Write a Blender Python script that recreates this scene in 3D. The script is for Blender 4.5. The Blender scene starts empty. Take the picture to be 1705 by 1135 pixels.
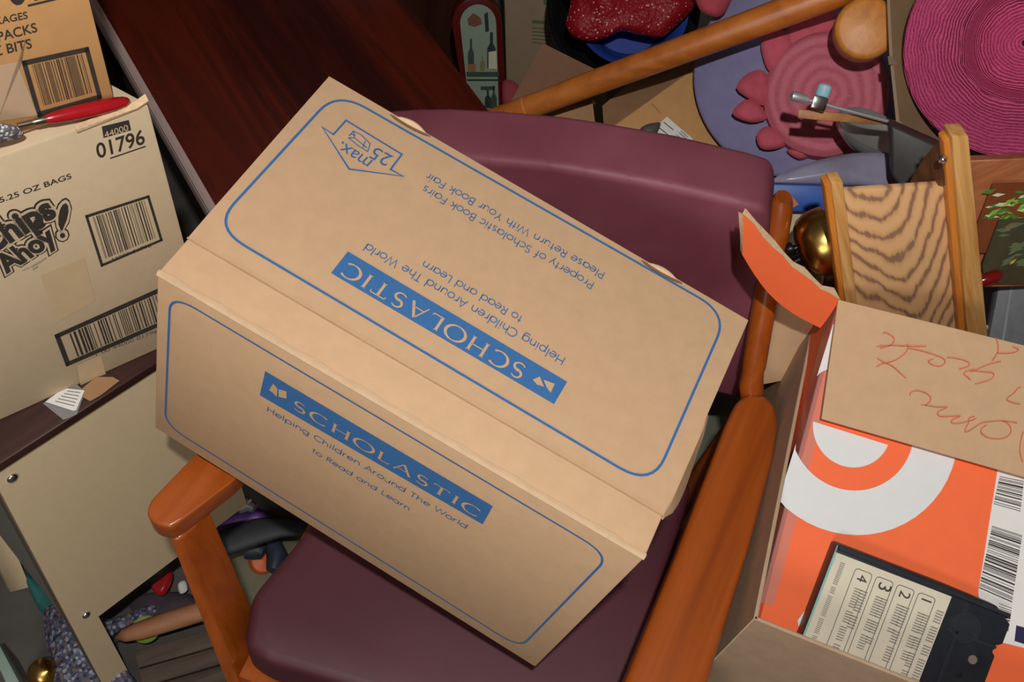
import bpy, bmesh, math, random
from mathutils import Vector as V, Matrix, noise
C = bpy.context.scene.collection
SC = bpy.context.scene
random.seed(7)

# ------------------------------------------------------------------ camera
FPX = 1800.0                                   # focal length in pixels of a 1705 px wide frame
CX, CY = 852.5, 567.5
CR = V((0.99302497, -0.0, 0.11790428))         # camera right
CD = V((0.06278787, -0.84640948, -0.52881819)) # camera down
CF = V((0.09979530, 0.53253263, -0.84050574))  # camera forward
CAM = V((0, 0, 1.69938989))
cam = bpy.data.cameras.new('camera'); cam.sensor_width = 36; cam.lens = FPX/1705*36
cam.clip_start = 0.02
cam_o = bpy.data.objects.new('camera', cam); C.objects.link(cam_o)
cam_o.matrix_world = Matrix(((CR.x, -CD.x, -CF.x, CAM.x), (CR.y, -CD.y, -CF.y, CAM.y), (CR.z, -CD.z, -CF.z, CAM.z), (0, 0, 0, 1)))
SC.camera = cam_o
# ------------------------------------------------------------------ light: the camera's flash in a dim room
w = bpy.data.worlds.new('world'); SC.world = w; w.use_nodes = True
w.node_tree.nodes['Background'].inputs[0].default_value = (1.0, 0.94, 0.88, 1)
w.node_tree.nodes['Background'].inputs[1].default_value = 0.06
fl = bpy.data.lights.new('flash', 'POINT'); fl.energy = 62; fl.shadow_soft_size = 0.016; fl.color = (1, .98, .96)
fl_o = bpy.data.objects.new('flash', fl); C.objects.link(fl_o); fl_o.location = CAM - CF*0.33 - CD*0.16 + CR*0.03
lm = bpy.data.lights.new('front_fill', 'AREA'); lm.shape = 'DISK'; lm.size = .7; lm.energy = 11; lm.color = (1, .95, .9)   # added unseen fill behind the camera, brightens the book carton's front
lm_o = bpy.data.objects.new('front_fill', lm); C.objects.link(lm_o); lm_o.location = (-.45, -1.35, 1.75)
lm_o.rotation_euler = (V((.0, .55, .55))-lm_o.location).to_track_quat('-Z', 'Y').to_euler()
SC.view_settings.view_transform = 'Standard'; SC.view_settings.look = 'None'
SC.view_settings.exposure = 0.0; SC.view_settings.gamma = 1.0; SC.view_settings.use_curve_mapping = False

FLOOR = -0.12
UP = V((0, 0, 1))
# ------------------------------------------------------------------ picking points: a line of sight met with a real surface
def ray(u, v): return CR*((u-CX)/FPX) + CD*((v-CY)/FPX) + CF
def on(u, v, z): d = ray(u, v); return CAM + d*((z-CAM.z)/d.z)
def dep(u, v, t): return CAM + ray(u, v)*t
def pl(u, v, P, n): d = ray(u, v); return CAM + d*((P-CAM).dot(n)/d.dot(n))
def lerp(a, b, t): return a + (b-a)*t

# ------------------------------------------------------------------ materials
def lin(h):
    h = h.lstrip('#'); r = []
    for i in (0, 2, 4):
        c = int(h[i:i+2], 16)/255
        r.append(c/12.92 if c <= .04045 else ((c+.055)/1.055)**2.4)
    return (*r, 1)
def sc(c, k): return (min(1, c[0]*k), min(1, c[1]*k), min(1, c[2]*k), 1)
MATS = {}
def base_mat(name, rough, metal=0, spec=.5):
    m = bpy.data.materials.new(name); m.use_nodes = True
    b = m.node_tree.nodes['Principled BSDF']
    b.inputs['Roughness'].default_value = rough; b.inputs['Metallic'].default_value = metal
    b.inputs['Specular IOR Level'].default_value = spec
    return m, m.node_tree, b
def coords(nt, axes=None, scale=(1, 1, 1)):
    g = nt.nodes.new('ShaderNodeNewGeometry')
    if axes is None:
        vm = nt.nodes.new('ShaderNodeVectorMath'); vm.operation = 'MULTIPLY'
        vm.inputs[1].default_value = scale; nt.links.new(g.outputs['Position'], vm.inputs[0]); return vm.outputs[0]
    cb = nt.nodes.new('ShaderNodeCombineXYZ')
    for i, a in enumerate(axes):
        d = nt.nodes.new('ShaderNodeVectorMath'); d.operation = 'DOT_PRODUCT'
        d.inputs[1].default_value = V(a)*scale[i]; nt.links.new(g.outputs['Position'], d.inputs[0]); nt.links.new(d.outputs['Value'], cb.inputs[i])
    return cb.outputs[0]
def ramp(nt, fac, stops):
    r = nt.nodes.new('ShaderNodeValToRGB'); nt.links.new(fac, r.inputs[0])
    e = r.color_ramp.elements
    e[0].position, e[0].color = stops[0]; e[1].position, e[1].color = stops[-1]
    for p, c in stops[1:-1]:
        x = e.new(p); x.color = c
    return r.outputs[0]
def nz(nt, vec, scale, detail=3, rough=.5, dist=0):
    n = nt.nodes.new('ShaderNodeTexNoise'); n.inputs['Scale'].default_value = scale; n.inputs['Detail'].default_value = detail
    n.inputs['Roughness'].default_value = rough; n.inputs['Distortion'].default_value = dist
    nt.links.new(vec, n.inputs['Vector']); return n.outputs['Fac']
def bump(nt, b, h, strength, dist=.001):
    n = nt.nodes.new('ShaderNodeBump'); n.inputs['Strength'].default_value = strength; n.inputs['Distance'].default_value = dist
    nt.links.new(h, n.inputs['Height']); nt.links.new(n.outputs[0], b.inputs['Normal'])
def M(name, col, rough=.6, metal=0, var=.08, scale=40, bmp=0, spec=.4, axes=None, asc=(1, 1, 1)):
    """plain coloured material with a soft noise variation"""
    if name in MATS: return MATS[name]
    m, nt, b = base_mat(name, rough, metal, spec); c = lin(col)
    f = nz(nt, coords(nt, axes, asc), scale, 4, .6)
    nt.links.new(ramp(nt, f, [(.25, sc(c, 1-var)), (.75, sc(c, 1+var))]), b.inputs['Base Color'])
    if bmp: bump(nt, b, f, bmp)
    MATS[name] = m; return m
def wood(name, cols, grain, e1, e2, rough=.4, freq=60, stretch=.06, dist=1.2, spec=.5, coat=0):
    """streaky wood, grain running along the world direction GRAIN"""
    if name in MATS: return MATS[name]
    m, nt, b = base_mat(name, rough, 0, spec)
    if coat: b.inputs['Coat Weight'].default_value = coat; b.inputs['Coat Roughness'].default_value = .18
    v = coords(nt, (grain, e1, e2), (stretch, 1, 1))
    f = nz(nt, v, freq, 6, .6, dist)
    k = [lin(c) for c in cols]; n = len(k)
    nt.links.new(ramp(nt, f, [(.3+.4*i/(n-1), k[i]) for i in range(n)]), b.inputs['Base Color'])
    bump(nt, b, f, .12)
    MATS[name] = m; return m
def rings(name, c1, c2, freq, rough=.7, bmp=.5, sheen=0):
    """rings that follow the v of the UV map (sewn straw braid)"""
    m, nt, b = base_mat(name, rough, 0, .3)
    uv = nt.nodes.new('ShaderNodeUVMap'); s = nt.nodes.new('ShaderNodeSeparateXYZ'); nt.links.new(uv.outputs[0], s.inputs[0])
    wob = nz(nt, coords(nt), 30, 2)
    a = nt.nodes.new('ShaderNodeMath'); a.operation = 'MULTIPLY_ADD'; nt.links.new(wob, a.inputs[0]); a.inputs[1].default_value = .012
    nt.links.new(s.outputs['Y'], a.inputs[2])
    mu = nt.nodes.new('ShaderNodeMath'); mu.operation = 'MULTIPLY'; nt.links.new(a.outputs[0], mu.inputs[0]); mu.inputs[1].default_value = freq*6.2832
    si = nt.nodes.new('ShaderNodeMath'); si.operation = 'SINE'; nt.links.new(mu.outputs[0], si.inputs[0])
    h = nt.nodes.new('ShaderNodeMath'); h.operation = 'MULTIPLY_ADD'; nt.links.new(si.outputs[0], h.inputs[0]); h.inputs[1].default_value = .5; h.inputs[2].default_value = .5
    sp = nz(nt, coords(nt), 420, 2, .7)
    mx = nt.nodes.new('ShaderNodeMath'); mx.operation = 'MULTIPLY_ADD'; nt.links.new(sp, mx.inputs[0]); mx.inputs[1].default_value = 1.1
    mx2 = nt.nodes.new('ShaderNodeMath'); mx2.operation = 'MULTIPLY'; nt.links.new(h.outputs[0], mx2.inputs[0]); mx2.inputs[1].default_value = .55
    nt.links.new(mx2.outputs[0], mx.inputs[2])
    nt.links.new(ramp(nt, mx.outputs[0], [(.35, lin(c1)), (1.0, lin(c2))]), b.inputs['Base Color'])
    bump(nt, b, h.outputs[0], bmp, .002)
    return m
def speckle(name, base, spots, scale, thr, rough=.6, spec=.3, emit=False):
    """voronoi flecks of several colours on a base"""
    m, nt, b = base_mat(name, rough, 0, spec)
    v = nt.nodes.new('ShaderNodeTexVoronoi'); v.inputs['Scale'].default_value = scale; nt.links.new(coords(nt), v.inputs['Vector'])
    s = nt.nodes.new('ShaderNodeSeparateXYZ'); nt.links.new(v.outputs['Color'], s.inputs[0])
    st = [(i/len(spots), lin(c)) for i, c in enumerate(spots)]
    r = nt.nodes.new('ShaderNodeValToRGB'); r.color_ramp.interpolation = 'CONSTANT'; nt.links.new(s.outputs[0], r.inputs[0])
    e = r.color_ramp.elements; e[0].position, e[0].color = st[0]; e[1].position, e[1].color = st[-1]
    for p, c in st[1:-1]: e.new(p).color = c
    lt = nt.nodes.new('ShaderNodeMath'); lt.operation = 'LESS_THAN'; nt.links.new(v.outputs['Distance'], lt.inputs[0]); lt.inputs[1].default_value = thr
    mx = nt.nodes.new('ShaderNodeMix'); mx.data_type = 'RGBA'; nt.links.new(lt.outputs[0], mx.inputs['Factor'])
    mx.inputs['A'].default_value = lin(base); nt.links.new(r.outputs[0], mx.inputs['B'])
    nt.links.new(mx.outputs['Result'], b.inputs['Base Color'])
    bump(nt, b, v.outputs['Distance'], .6, .002)
    return m
def clear(name, col, alpha, rough=.1):
    m, nt, b = base_mat(name, rough, 0, .5); b.inputs['Base Color'].default_value = lin(col); b.inputs['Alpha'].default_value = alpha
    return m

# ------------------------------------------------------------------ mesh builder
class MB:
    def __init__(s): s.v = []; s.f = []; s.m = []; s.uv = []
    def add(s, vs, fs, mat=0, uvs=None):
        o = len(s.v); s.v += [V(p) for p in vs]
        for k, f in enumerate(fs):
            s.f.append([i+o for i in f]); s.m.append(mat); s.uv.append([uvs[i] for i in f] if uvs else None)
        return s
    def bm(s, bm, mat=0):
        bm.verts.index_update(); s.add([v.co.copy() for v in bm.verts], [[v.index for v in f.verts] for f in bm.faces], mat); bm.free(); return s
    def hexa(s, b4, t4, mat=0, bev=0, seg=2):
        bm = bmesh.new(); q = [bm.verts.new(p) for p in list(b4)+list(t4)]
        for f in ((3, 2, 1, 0), (4, 5, 6, 7), (0, 1, 5, 4), (1, 2, 6, 5), (2, 3, 7, 6), (3, 0, 4, 7)): bm.faces.new([q[i] for i in f])
        bmesh.ops.recalc_face_normals(bm, faces=bm.faces)
        if bev: bmesh.ops.bevel(bm, geom=list(bm.edges), offset=bev, segments=seg, profile=.5, affect='EDGES')
        return s.bm(bm, mat)
    def box(s, o, a, b, c, mat=0, bev=0, seg=2):
        o = V(o); return s.hexa([o, o+a, o+a+b, o+b], [o+c, o+a+c, o+a+b+c, o+b+c], mat, bev, seg)
    def prism(s, poly, ext, mat=0, bev=0, seg=2):
        bm = bmesh.new(); a = [bm.verts.new(p) for p in poly]; b = [bm.verts.new(V(p)+ext) for p in poly]; n = len(a)
        bm.faces.new(a[::-1]); bm.faces.new(b)
        for i in range(n): bm.faces.new([a[i], a[(i+1) % n], b[(i+1) % n], b[i]])
        bmesh.ops.recalc_face_normals(bm, faces=bm.faces)
        if bev: bmesh.ops.bevel(bm, geom=list(bm.edges), offset=bev, segments=seg, profile=.5, affect='EDGES', clamp_overlap=True)
        return s.bm(bm, mat)
    def tube(s, pts, rad, n=14, mat=0, caps=True, flat=1.0, flatdir=None):
        pts = [V(p) for p in pts]; N = len(pts)
        if not isinstance(rad, (list, tuple)): rad = [rad]*N
        vs = []; fs = []; prev = None
        for i, p in enumerate(pts):
            t = (pts[min(i+1, N-1)]-pts[max(i-1, 0)]).normalized()
            a = prev if prev is not None else (flatdir or (UP if abs(t.z) < .9 else V((1, 0, 0))))
            a = (a-t*a.dot(t)).normalized(); prev = a; b = t.cross(a)
            for k in range(n):
                th = 2*math.pi*k/n; vs.append(p+(a*math.cos(th)*flat+b*math.sin(th))*rad[i])
        for i in range(N-1):
            for k in range(n):
                fs.append([i*n+k, i*n+(k+1) % n, (i+1)*n+(k+1) % n, (i+1)*n+k])
        if caps: fs.append(list(range(n))[::-1]); fs.append([(N-1)*n+k for k in range(n)])
        return s.add(vs, fs, mat)
    def lathe(s, o, ax, prof, n=48, mat=0, close=True, fn=None):
        """PROF: (radius, height) pairs along the axis AX; the UV's v is the running length"""
        ax = V(ax).normalized(); a = ax.orthogonal().normalized(); b = ax.cross(a); vs = []; fs = []; uv = []
        L = 0
        for i, (r, h) in enumerate(prof):
            if i: L += math.hypot(r-prof[i-1][0], h-prof[i-1][1])
            for k in range(n):
                th = 2*math.pi*k/n; rr, hh = (r, h) if fn is None else fn(r, h, th)
                vs.append(V(o)+(a*math.cos(th)+b*math.sin(th))*max(rr, 1e-5)+ax*hh); uv.append((k/n, L))
        for i in range(len(prof)-1):
            for k in range(n): fs.append([i*n+k, i*n+(k+1) % n, (i+1)*n+(k+1) % n, (i+1)*n+k])
        return s.add(vs, fs, mat, uv)
    def sheet(s, g, thick=.002, mat=0, back=None, edge=None):
        """a thick sheet from a grid of points g[i][j]"""
        R, Q = len(g), len(g[0]); P = [[V(p) for p in r] for r in g]; N = []
        for i in range(R):
            for j in range(Q):
                du = P[min(i+1, R-1)][j]-P[max(i-1, 0)][j]; dv = P[i][min(j+1, Q-1)]-P[i][max(j-1, 0)]
                N.append(du.cross(dv).normalized())
        flat = [p for r in P for p in r]; n = R*Q
        fs = []; bs = []; es = []
        for i in range(R-1):
            for j in range(Q-1):
                q = [i*Q+j, (i+1)*Q+j, (i+1)*Q+j+1, i*Q+j+1]; fs.append(q); bs.append([k+n for k in q[::-1]])
        rim = [j for j in range(Q)]+[i*Q+Q-1 for i in range(1, R)]+[(R-1)*Q+j for j in range(Q-2, -1, -1)]+[i*Q for i in range(R-2, 0, -1)]
        for k in range(len(rim)):
            a, b = rim[k], rim[(k+1) % len(rim)]; es.append([a, b, b+n, a+n])
        vs = flat+[p-N[i]*thick for i, p in enumerate(flat)]; o = len(s.v); s.v += vs
        for L, m in ((fs, mat), (bs, mat if back is None else back), (es, mat if edge is None else edge)):
            for f in L: s.f.append([i+o for i in f]); s.m.append(m); s.uv.append(None)
        return s
    def build(s, name, mats, parent=None, smooth=40):
        me = bpy.data.meshes.new(name); org = V(parent.matrix_world.translation) if parent else V((0, 0, 0))
        p = parent
        org = WORLD_AT.get(parent.name, V((0, 0, 0))) if parent else sum(s.v, V((0, 0, 0)))/len(s.v)
        me.from_pydata([v-org for v in s.v], [], s.f)
        for m in (mats if isinstance(mats, (list, tuple)) else [mats]): me.materials.append(m)
        for i, pg in enumerate(me.polygons): pg.material_index = s.m[i]
        if any(s.uv):
            L = me.uv_layers.new(name='UVMap')
            for pg, u in zip(me.polygons, s.uv):
                if u:
                    for li, x in zip(pg.loop_indices, u): L.data[li].uv = x
        if smooth:
            me.polygons.foreach_set('use_smooth', [True]*len(me.polygons)); me.set_sharp_from_angle(angle=math.radians(smooth))
        o = bpy.data.objects.new(name, me); C.objects.link(o)
        if parent: o.parent = parent; WORLD_AT[o.name] = org
        else: o.location = org; WORLD_AT[o.name] = org
        return o
WORLD_AT = {}
def tag(o, label, cat, group=None, kind=None):
    o['label'] = label; o['category'] = cat
    if group: o['group'] = group
    if kind: o['kind'] = kind
    return o
def thing(name, loc, label, cat, group=None):
    o = bpy.data.objects.new(name, None); o.empty_display_size = .05; C.objects.link(o); o.location = loc; WORLD_AT[o.name] = V(loc)
    return tag(o, label, cat, group)
def struct(o): o['kind'] = 'structure'; return o

# ------------------------------------------------------------------ lettering
def arc(cx, cy, rx, ry, a0, a1, n=14):
    return [(cx+rx*math.cos(math.radians(a0+(a1-a0)*i/n)), cy+ry*math.sin(math.radians(a0+(a1-a0)*i/n))) for i in range(n+1)]
R_ = .25
G = {  # a geometric sans drawn as strokes: advance width, strokes
 'a': (.62, [arc(.27, .25, .25, .25, 0, 360, 22), [(.52, .5), (.52, 0)]]),
 'b': (.6, [arc(.31, .25, .25, .25, 0, 360, 22), [(.06, .8), (.06, 0)]]),
 'c': (.5, [arc(.29, .25, .25, .25, 48, 312, 18)]),
 'd': (.62, [arc(.27, .25, .25, .25, 0, 360, 22), [(.52, .8), (.52, 0)]]),
 'e': (.56, [[(.04, .25), (.52, .25)], arc(.28, .25, .24, .25, 0, 310, 20)]),
 'f': (.34, [arc(.27, .66, .13, .13, 70, 180, 8)+[(.14, 0)], [(.02, .47), (.29, .47)]]),
 'g': (.62, [arc(.27, .25, .25, .25, 0, 360, 22), [(.52, .5), (.52, -.05)]+arc(.29, -.05, .23, .18, 0, -150, 12)]),
 'h': (.56, [[(.07, .8), (.07, 0)], [(.07, .28)]+arc(.265, .29, .195, .2, 180, 0, 12)+[(.46, 0)]]),
 'i': (.2, [[(.09, .5), (.09, 0)], [(.09, .64), (.09, .73)]]),
 'k': (.5, [[(.07, .8), (.07, 0)], [(.42, .5), (.08, .22)], [(.2, .33), (.45, 0)]]),
 'l': (.2, [[(.09, .8), (.09, 0)]]),
 'n': (.56, [[(.07, .5), (.07, 0)], [(.07, .28)]+arc(.265, .29, .195, .2, 180, 0, 12)+[(.46, 0)]]),
 'o': (.58, [arc(.29, .25, .25, .25, 0, 360, 24)]),
 'p': (.62, [arc(.32, .25, .25, .25, 0, 360, 22), [(.07, .5), (.07, -.25)]]),
 'r': (.34, [[(.07, .5), (.07, 0)], [(.07, .28)]+arc(.24, .3, .17, .19, 180, 75, 8)]),
 's': (.42, [arc(.2, .375, .13, .12, 40, 270, 12)+arc(.2, .125, .14, .13, 90, -140, 12)]),
 't': (.32, [[(.15, .72), (.15, 0)], [(.02, .48), (.28, .48)]]),
 'u': (.56, [[(.07, .5), (.07, .2)]+arc(.265, .2, .195, .2, 180, 360, 12)+[(.46, .5)], [(.46, .5), (.46, 0)]]),
 'y': (.5, [[(.03, .5), (.25, .02)], [(.46, .5), (.14, -.24)]]),
 'A': (.64, [[(.02, 0), (.31, .75), (.6, 0)], [(.12, .25), (.5, .25)]]),
 'B': (.54, [[(.08, 0), (.08, .75)], [(.08, .75), (.24, .75)]+arc(.24, .57, .18, .18, 90, -90, 10)+[(.08, .39)], [(.24, .39)]+arc(.26, .195, .2, .195, 90, -90, 10)+[(.08, 0)]]),
 'C': (.68, [arc(.4, .375, .36, .375, 45, 315, 22)]),
 'F': (.46, [[(.08, 0), (.08, .75)], [(.08, .72), (.42, .72)], [(.08, .4), (.4, .4)]]),
 'H': (.68, [[(.08, 0), (.08, .75)], [(.58, 0), (.58, .75)], [(.08, .4), (.58, .4)]]),
 'L': (.44, [[(.08, .75), (.08, .03)], [(.08, .03), (.4, .03)]]),
 'P': (.5, [[(.08, 0), (.08, .75)], [(.08, .72), (.26, .72)]+arc(.26, .53, .18, .19, 90, -90, 10)+[(.08, .34)]]),
 'R': (.54, [[(.08, 0), (.08, .75)], [(.08, .72), (.26, .72)]+arc(.26, .53, .18, .19, 90, -90, 10)+[(.08, .34)], [(.25, .34), (.47, 0)]]),
 'S': (.5, [arc(.24, .55, .17, .19, 30, 270, 14)+arc(.24, .18, .18, .18, 90, -150, 14)]),
 'T': (.5, [[(.24, 0), (.24, .75)], [(.02, .72), (.46, .72)]]),
 'W': (.92, [[(.03, .75), (.24, 0), (.46, .7), (.68, 0), (.89, .75)]]),
 'Y': (.58, [[(.03, .75), (.28, .36), (.54, .75)], [(.28, .36), (.28, 0)]]),
 ' ': (.3, [])}
def wide(a):   # roman capitals: (points, widths)
    return [(.045+.065*abs(math.cos(math.radians(x)))) for x in a]
def warc(cx, cy, rx, ry, a0, a1, n=20):
    return arc(cx, cy, rx, ry, a0, a1, n), wide([a0+(a1-a0)*i/n for i in range(n+1)])
def serif(x, y): return ([(x-.09, y), (x+.09, y)], [.035, .035])
def st(x0, y0, x1, y1, w): return ([(x0, y0), (x1, y1)], [w, w])
TH, TN = .10, .05
RC = {
 'S': (.62, [(arc(.3, .55, .2, .19, 35, 270, 16)+arc(.3, .19, .22, .19, 90, -150, 16), [.045+.06*(i/16) for i in range(17)]+[.105-.06*(i/16) for i in range(17)])]),
 'C': (.82, [warc(.45, .375, .4, .375, 48, 312)]),
 'H': (.88, [st(.14, 0, .14, .75, TH), st(.72, 0, .72, .75, TH), st(.14, .39, .72, .39, TN), serif(.14, .735), serif(.14, .015), serif(.72, .735), serif(.72, .015)]),
 'O': (.92, [warc(.45, .375, .42, .375, 0, 360, 30)]),
 'L': (.6, [st(.14, 0, .14, .75, TH), st(.1, .03, .54, .03, TN), st(.53, .02, .55, .14, .04), serif(.14, .735)]),
 'A': (.84, [st(.06, 0, .4, .75, TN), st(.4, .75, .76, 0, TH), st(.2, .25, .62, .25, TN)]),
 'T': (.72, [st(.36, 0, .36, .75, TH), st(.04, .715, .68, .715, TN), st(.05, .72, .03, .6, .04), st(.67, .72, .69, .6, .04), serif(.36, .015)]),
 'I': (.34, [st(.17, 0, .17, .75, TH), serif(.17, .735), serif(.17, .015)]), ' ': (.3, [])}
def ribbon2(pts, wid):
    n = len(pts); vs = []
    closed = n > 3 and math.hypot(pts[0][0]-pts[-1][0], pts[0][1]-pts[-1][1]) < 1e-5
    for i in range(n):
        a = pts[i-1] if i else (pts[-2] if closed else pts[0]); b = pts[i+1] if i < n-1 else (pts[1] if closed else pts[-1]); p = pts[i]
        def un(x, y): L = math.hypot(x, y) or 1; return x/L, y/L
        d0 = un(p[0]-a[0], p[1]-a[1]); d1 = un(b[0]-p[0], b[1]-p[1])
        if p == a: d0 = d1
        if p == b: d1 = d0
        t = un(d0[0]+d1[0], d0[1]+d1[1]); k = max(.5, t[0]*d1[0]+t[1]*d1[1])
        h = wid[i]/2/k; vs += [(p[0]-t[1]*h, p[1]+t[0]*h), (p[0]+t[1]*h, p[1]-t[0]*h)]
    return vs, [[2*i, 2*i+1, 2*i+3, 2*i+2] for i in range(n-1)]
def stroke_text(s, font=G, wt=.08, gap=.03):
    """2D faces of a line of stroke lettering, and its width"""
    x = 0; out = []
    for ch in s:
        adv, strokes = font[ch]
        for k in strokes:
            if font is G: p, wd = k, [wt]*len(k)
            else: p, wd = k[0], [q*1.15 for q in k[1]]
            vs, fs = ribbon2([(a+x, b) for a, b in p], wd); out.append((vs, fs))
        x += adv+gap
    return out, x-gap
def font_text(s, off=0.0, shear=0.0):
    c = bpy.data.curves.new('t', 'FONT'); c.body = s; c.offset = off; c.shear = shear; c.resolution_u = 6
    o = bpy.data.objects.new('t', c); me = o.to_mesh()
    vs = [(v.co.x, v.co.y) for v in me.vertices]; fs = [list(p.vertices) for p in me.polygons]
    o.to_mesh_clear(); bpy.data.objects.remove(o); bpy.data.curves.remove(c)
    xs = [v[0] for v in vs]; return vs, fs, min(xs), max(xs)
class Face:
    """a flat printed face: P on it, normal N towards the room"""
    def __init__(s, mb, P, n, eps=.0005): s.mb = mb; s.P = P; s.n = n.normalized(); s.e = eps
    def w(s, p, k=1): return pl(p[0], p[1], s.P, s.n)+s.n*s.e*k
    def poly(s, pts, mat, k=1): s.mb.add([s.w(p, k) for p in pts], [list(range(len(pts)))], mat)
    def quad(s, q): return [s.w(p) for p in q]
    def line(s, pts, wd, mat, closed=False, k=1):
        P = [s.w(p, k) for p in pts]; s.line3(P, wd, mat, closed)
    def line3(s, P, wd, mat, closed=False):
        n = len(P); vs = []
        for i in range(n):
            a = P[i-1] if (i or closed) else P[0]; b = P[(i+1) % n] if (i < n-1 or closed) else P[-1]
            d0 = (P[i]-a); d1 = (b-P[i])
            d0 = d0.normalized() if d0.length > 1e-9 else d1.normalized(); d1 = d1.normalized() if d1.length > 1e-9 else d0
            t = (d0+d1).normalized(); h = wd/2/max(.5, t.dot(d1)); q = s.n.cross(t)*h; vs += [P[i]+q, P[i]-q]
        fs = [[2*i, 2*i+1, (2*i+3) % (2*n), (2*i+2) % (2*n)] for i in range(n if closed else n-1)]
        s.mb.add(vs, fs, mat)
    def rrect(s, q, rad, wd, mat):
        Q = s.quad(q); P = []
        for i in range(4):
            a = (Q[i-1]-Q[i]).normalized(); b = (Q[(i+1) % 4]-Q[i]).normalized()
            p0 = Q[i]+a*rad; p1 = Q[i]+b*rad
            for k in range(9):
                t = k/8; P.append(p0*(1-t)**2+Q[i]*2*t*(1-t)+p1*t*t)
        s.line3(P, wd, mat, True)
    def text(s, txt, p0, p1, mat, font='G', vs=1.0, wt=.068, k=1, off=0, shear=0):
        wt = max(wt, .082)
        a = s.w(p0, k); b = s.w(p1, k)
        if font == 'B':
            v2, f2, x0, x1 = font_text(txt, off, shear)
            if off: _, _, x0, x1 = font_text(txt, 0, shear)
            parts = [([(x-x0, y) for x, y in v2], f2)]; W = x1-x0
        else: parts, W = stroke_text(txt, G if font == 'G' else RC, wt, .03 if font == 'G' else .12)
        ex = (b-a)/W; ey = s.n.cross(ex)*vs
        for v2, f2 in parts: s.mb.add([a+ex*x+ey*y for x, y in v2], f2, mat)
    def bilin(s, q): Q = s.quad(q); return lambda x, y: (Q[3]*(1-x)+Q[2]*x)*(1-y)+(Q[0]*(1-x)+Q[1]*x)*y   # q: TL TR BR BL
    def barcode(s, q, mat, frame=0, fx=None, n=42, seed=1, y0=.0, y1=1., x0=.0, x1=1., vertical=False, duty=.5):
        B = s.bilin(q)
        if frame:
            for (a, b, c, d) in ((0, 1, 0, frame), (0, 1, 1-frame, 1), (0, fx or frame*.8, 0, 1), (1-(fx or frame*.8), 1, 0, 1)):
                s.mb.add([B(a, c), B(b, c), B(b, d), B(a, d)], [[0, 1, 2, 3]], mat)
        r = random.Random(seed); cur = x0; u = (x1-x0)/n/2
        while cur < x1:
            wd = r.choice((1, 1, 1, 2, 2, 3))*u*duty*2*.55; e = min(x1, cur+wd)
            s.mb.add([B(cur, y0), B(e, y0), B(e, y1), B(cur, y1)] if not vertical else [B(y0, cur), B(y1, cur), B(y1, e), B(y0, e)], [[0, 1, 2, 3]], mat)
            cur = e+r.choice((1, 1, 2, 3))*u*.8

# ------------------------------------------------------------------ common materials
kraft = M('kraft_cardboard', '#c8a47f', .75, var=.05, scale=60, bmp=.05, spec=.25)
kraft2 = M('grey_kraft_cardboard', '#d0ba98', .75, var=.04, scale=70, bmp=.04, spec=.25)
kraft3 = M('orange_kraft_cardboard', '#cc9a63', .75, var=.06, scale=60, bmp=.05, spec=.25)
kraftd = M('brown_cardboard', '#a67f5b', .8, var=.1, scale=40, bmp=.05, spec=.2)
kraftp = M('pale_cardboard', '#b3977c', .8, var=.1, scale=40, bmp=.05, spec=.2)
kedge = M('cardboard_edge', '#d8b892', .85, var=.15, scale=300, spec=.1)
blue_ink = M('blue_ink', '#3d6da3', .7, var=.05, scale=200, spec=.2)
black_ink = M('dark_ink', '#3c3632', .7, var=.15, scale=200, spec=.2)
grey_ink = M('grey_ink', '#6f6458', .7, var=.15, scale=200, spec=.2)
tan_ink = M('tape_tint', '#cdb48d', .5, var=.04, scale=60, spec=.4)
white_paper = M('white_paper', '#e6e4de', .7, var=.03, scale=60, spec=.2)
steel = M('steel', '#c9c9c4', .22, 1, .05, 60)
red_pen = M('red_ink', '#cf6a4b', .7, var=.25, scale=120, spec=.2)

# ================================================================== THE ROOM
FLM = M('concrete_floor', '#5a5650', .85, var=.25, scale=9, bmp=.2, spec=.2)
b = MB(); b.box((-2.2, -1.2, FLOOR-.05), V((4.8, 0, 0)), V((0, 3.5, 0)), V((0, 0, .05)))
struct(b.build('floor', FLM))
WLM = wood('dark_wall_wood', ['#3a2014', '#54301e', '#6a3f28'], UP, V((1, 0, 0)), V((0, 1, 0)), .5, 26, .05)
b = MB()
for i in range(24): b.box((-2.2+i*.2, 2.2, FLOOR), V((.196, 0, 0)), V((0, .05, 0)), V((0, 0, 2.4)), 0, .003, 1)
struct(b.build('wall_back', WLM))

# ================================================================== BOOK CARTON ON THE CHAIR
nt_ = V((-0.1038, -0.0957, 0)) ; ez = V((.13, .06, .98))
bX = V((0.8846368, -0.44422689, -0.14170466)); bY = V((0.43901434, 0.89591173, -0.06788651)); bZ = bX.cross(bY)
PD = V((-.205, .516, .959))
A, B_, C_, D = (pl(u, v, PD, bZ) for u, v in ((548, 127), (1246, 533), (1074, 929), (261, 454)))
nF = (C_-D).cross(bZ).normalized()
if nF.y > 0: nF = -nF
E_, F_ = pl(891, 1111, D, nF), pl(257, 712, D, nF)
Gc = E_+(B_-C_); Hc = F_+(A-D)
bc = thing('book_carton', (F_+E_+Gc+Hc)/4, 'large closed tan carton with blue print and banners, tilted on the maroon armchair', 'carton')
mb = MB(); dn = bZ*-.0035
mb.hexa([F_, E_, Gc, Hc], [D, C_, B_+dn, A+dn], 0, .0025, 2)
f = Face(mb, D, nF)
f.rrect([(284, 488), (1016, 924), (866, 1078), (275, 706)], .026, .0022, 1)
f.poly([(442, 617), (821, 842), (804, 872), (433, 657)], 1)
f.text('SCHOLASTIC', (487, 677), (797, 861), 0, 'R', .93, k=2)
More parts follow.
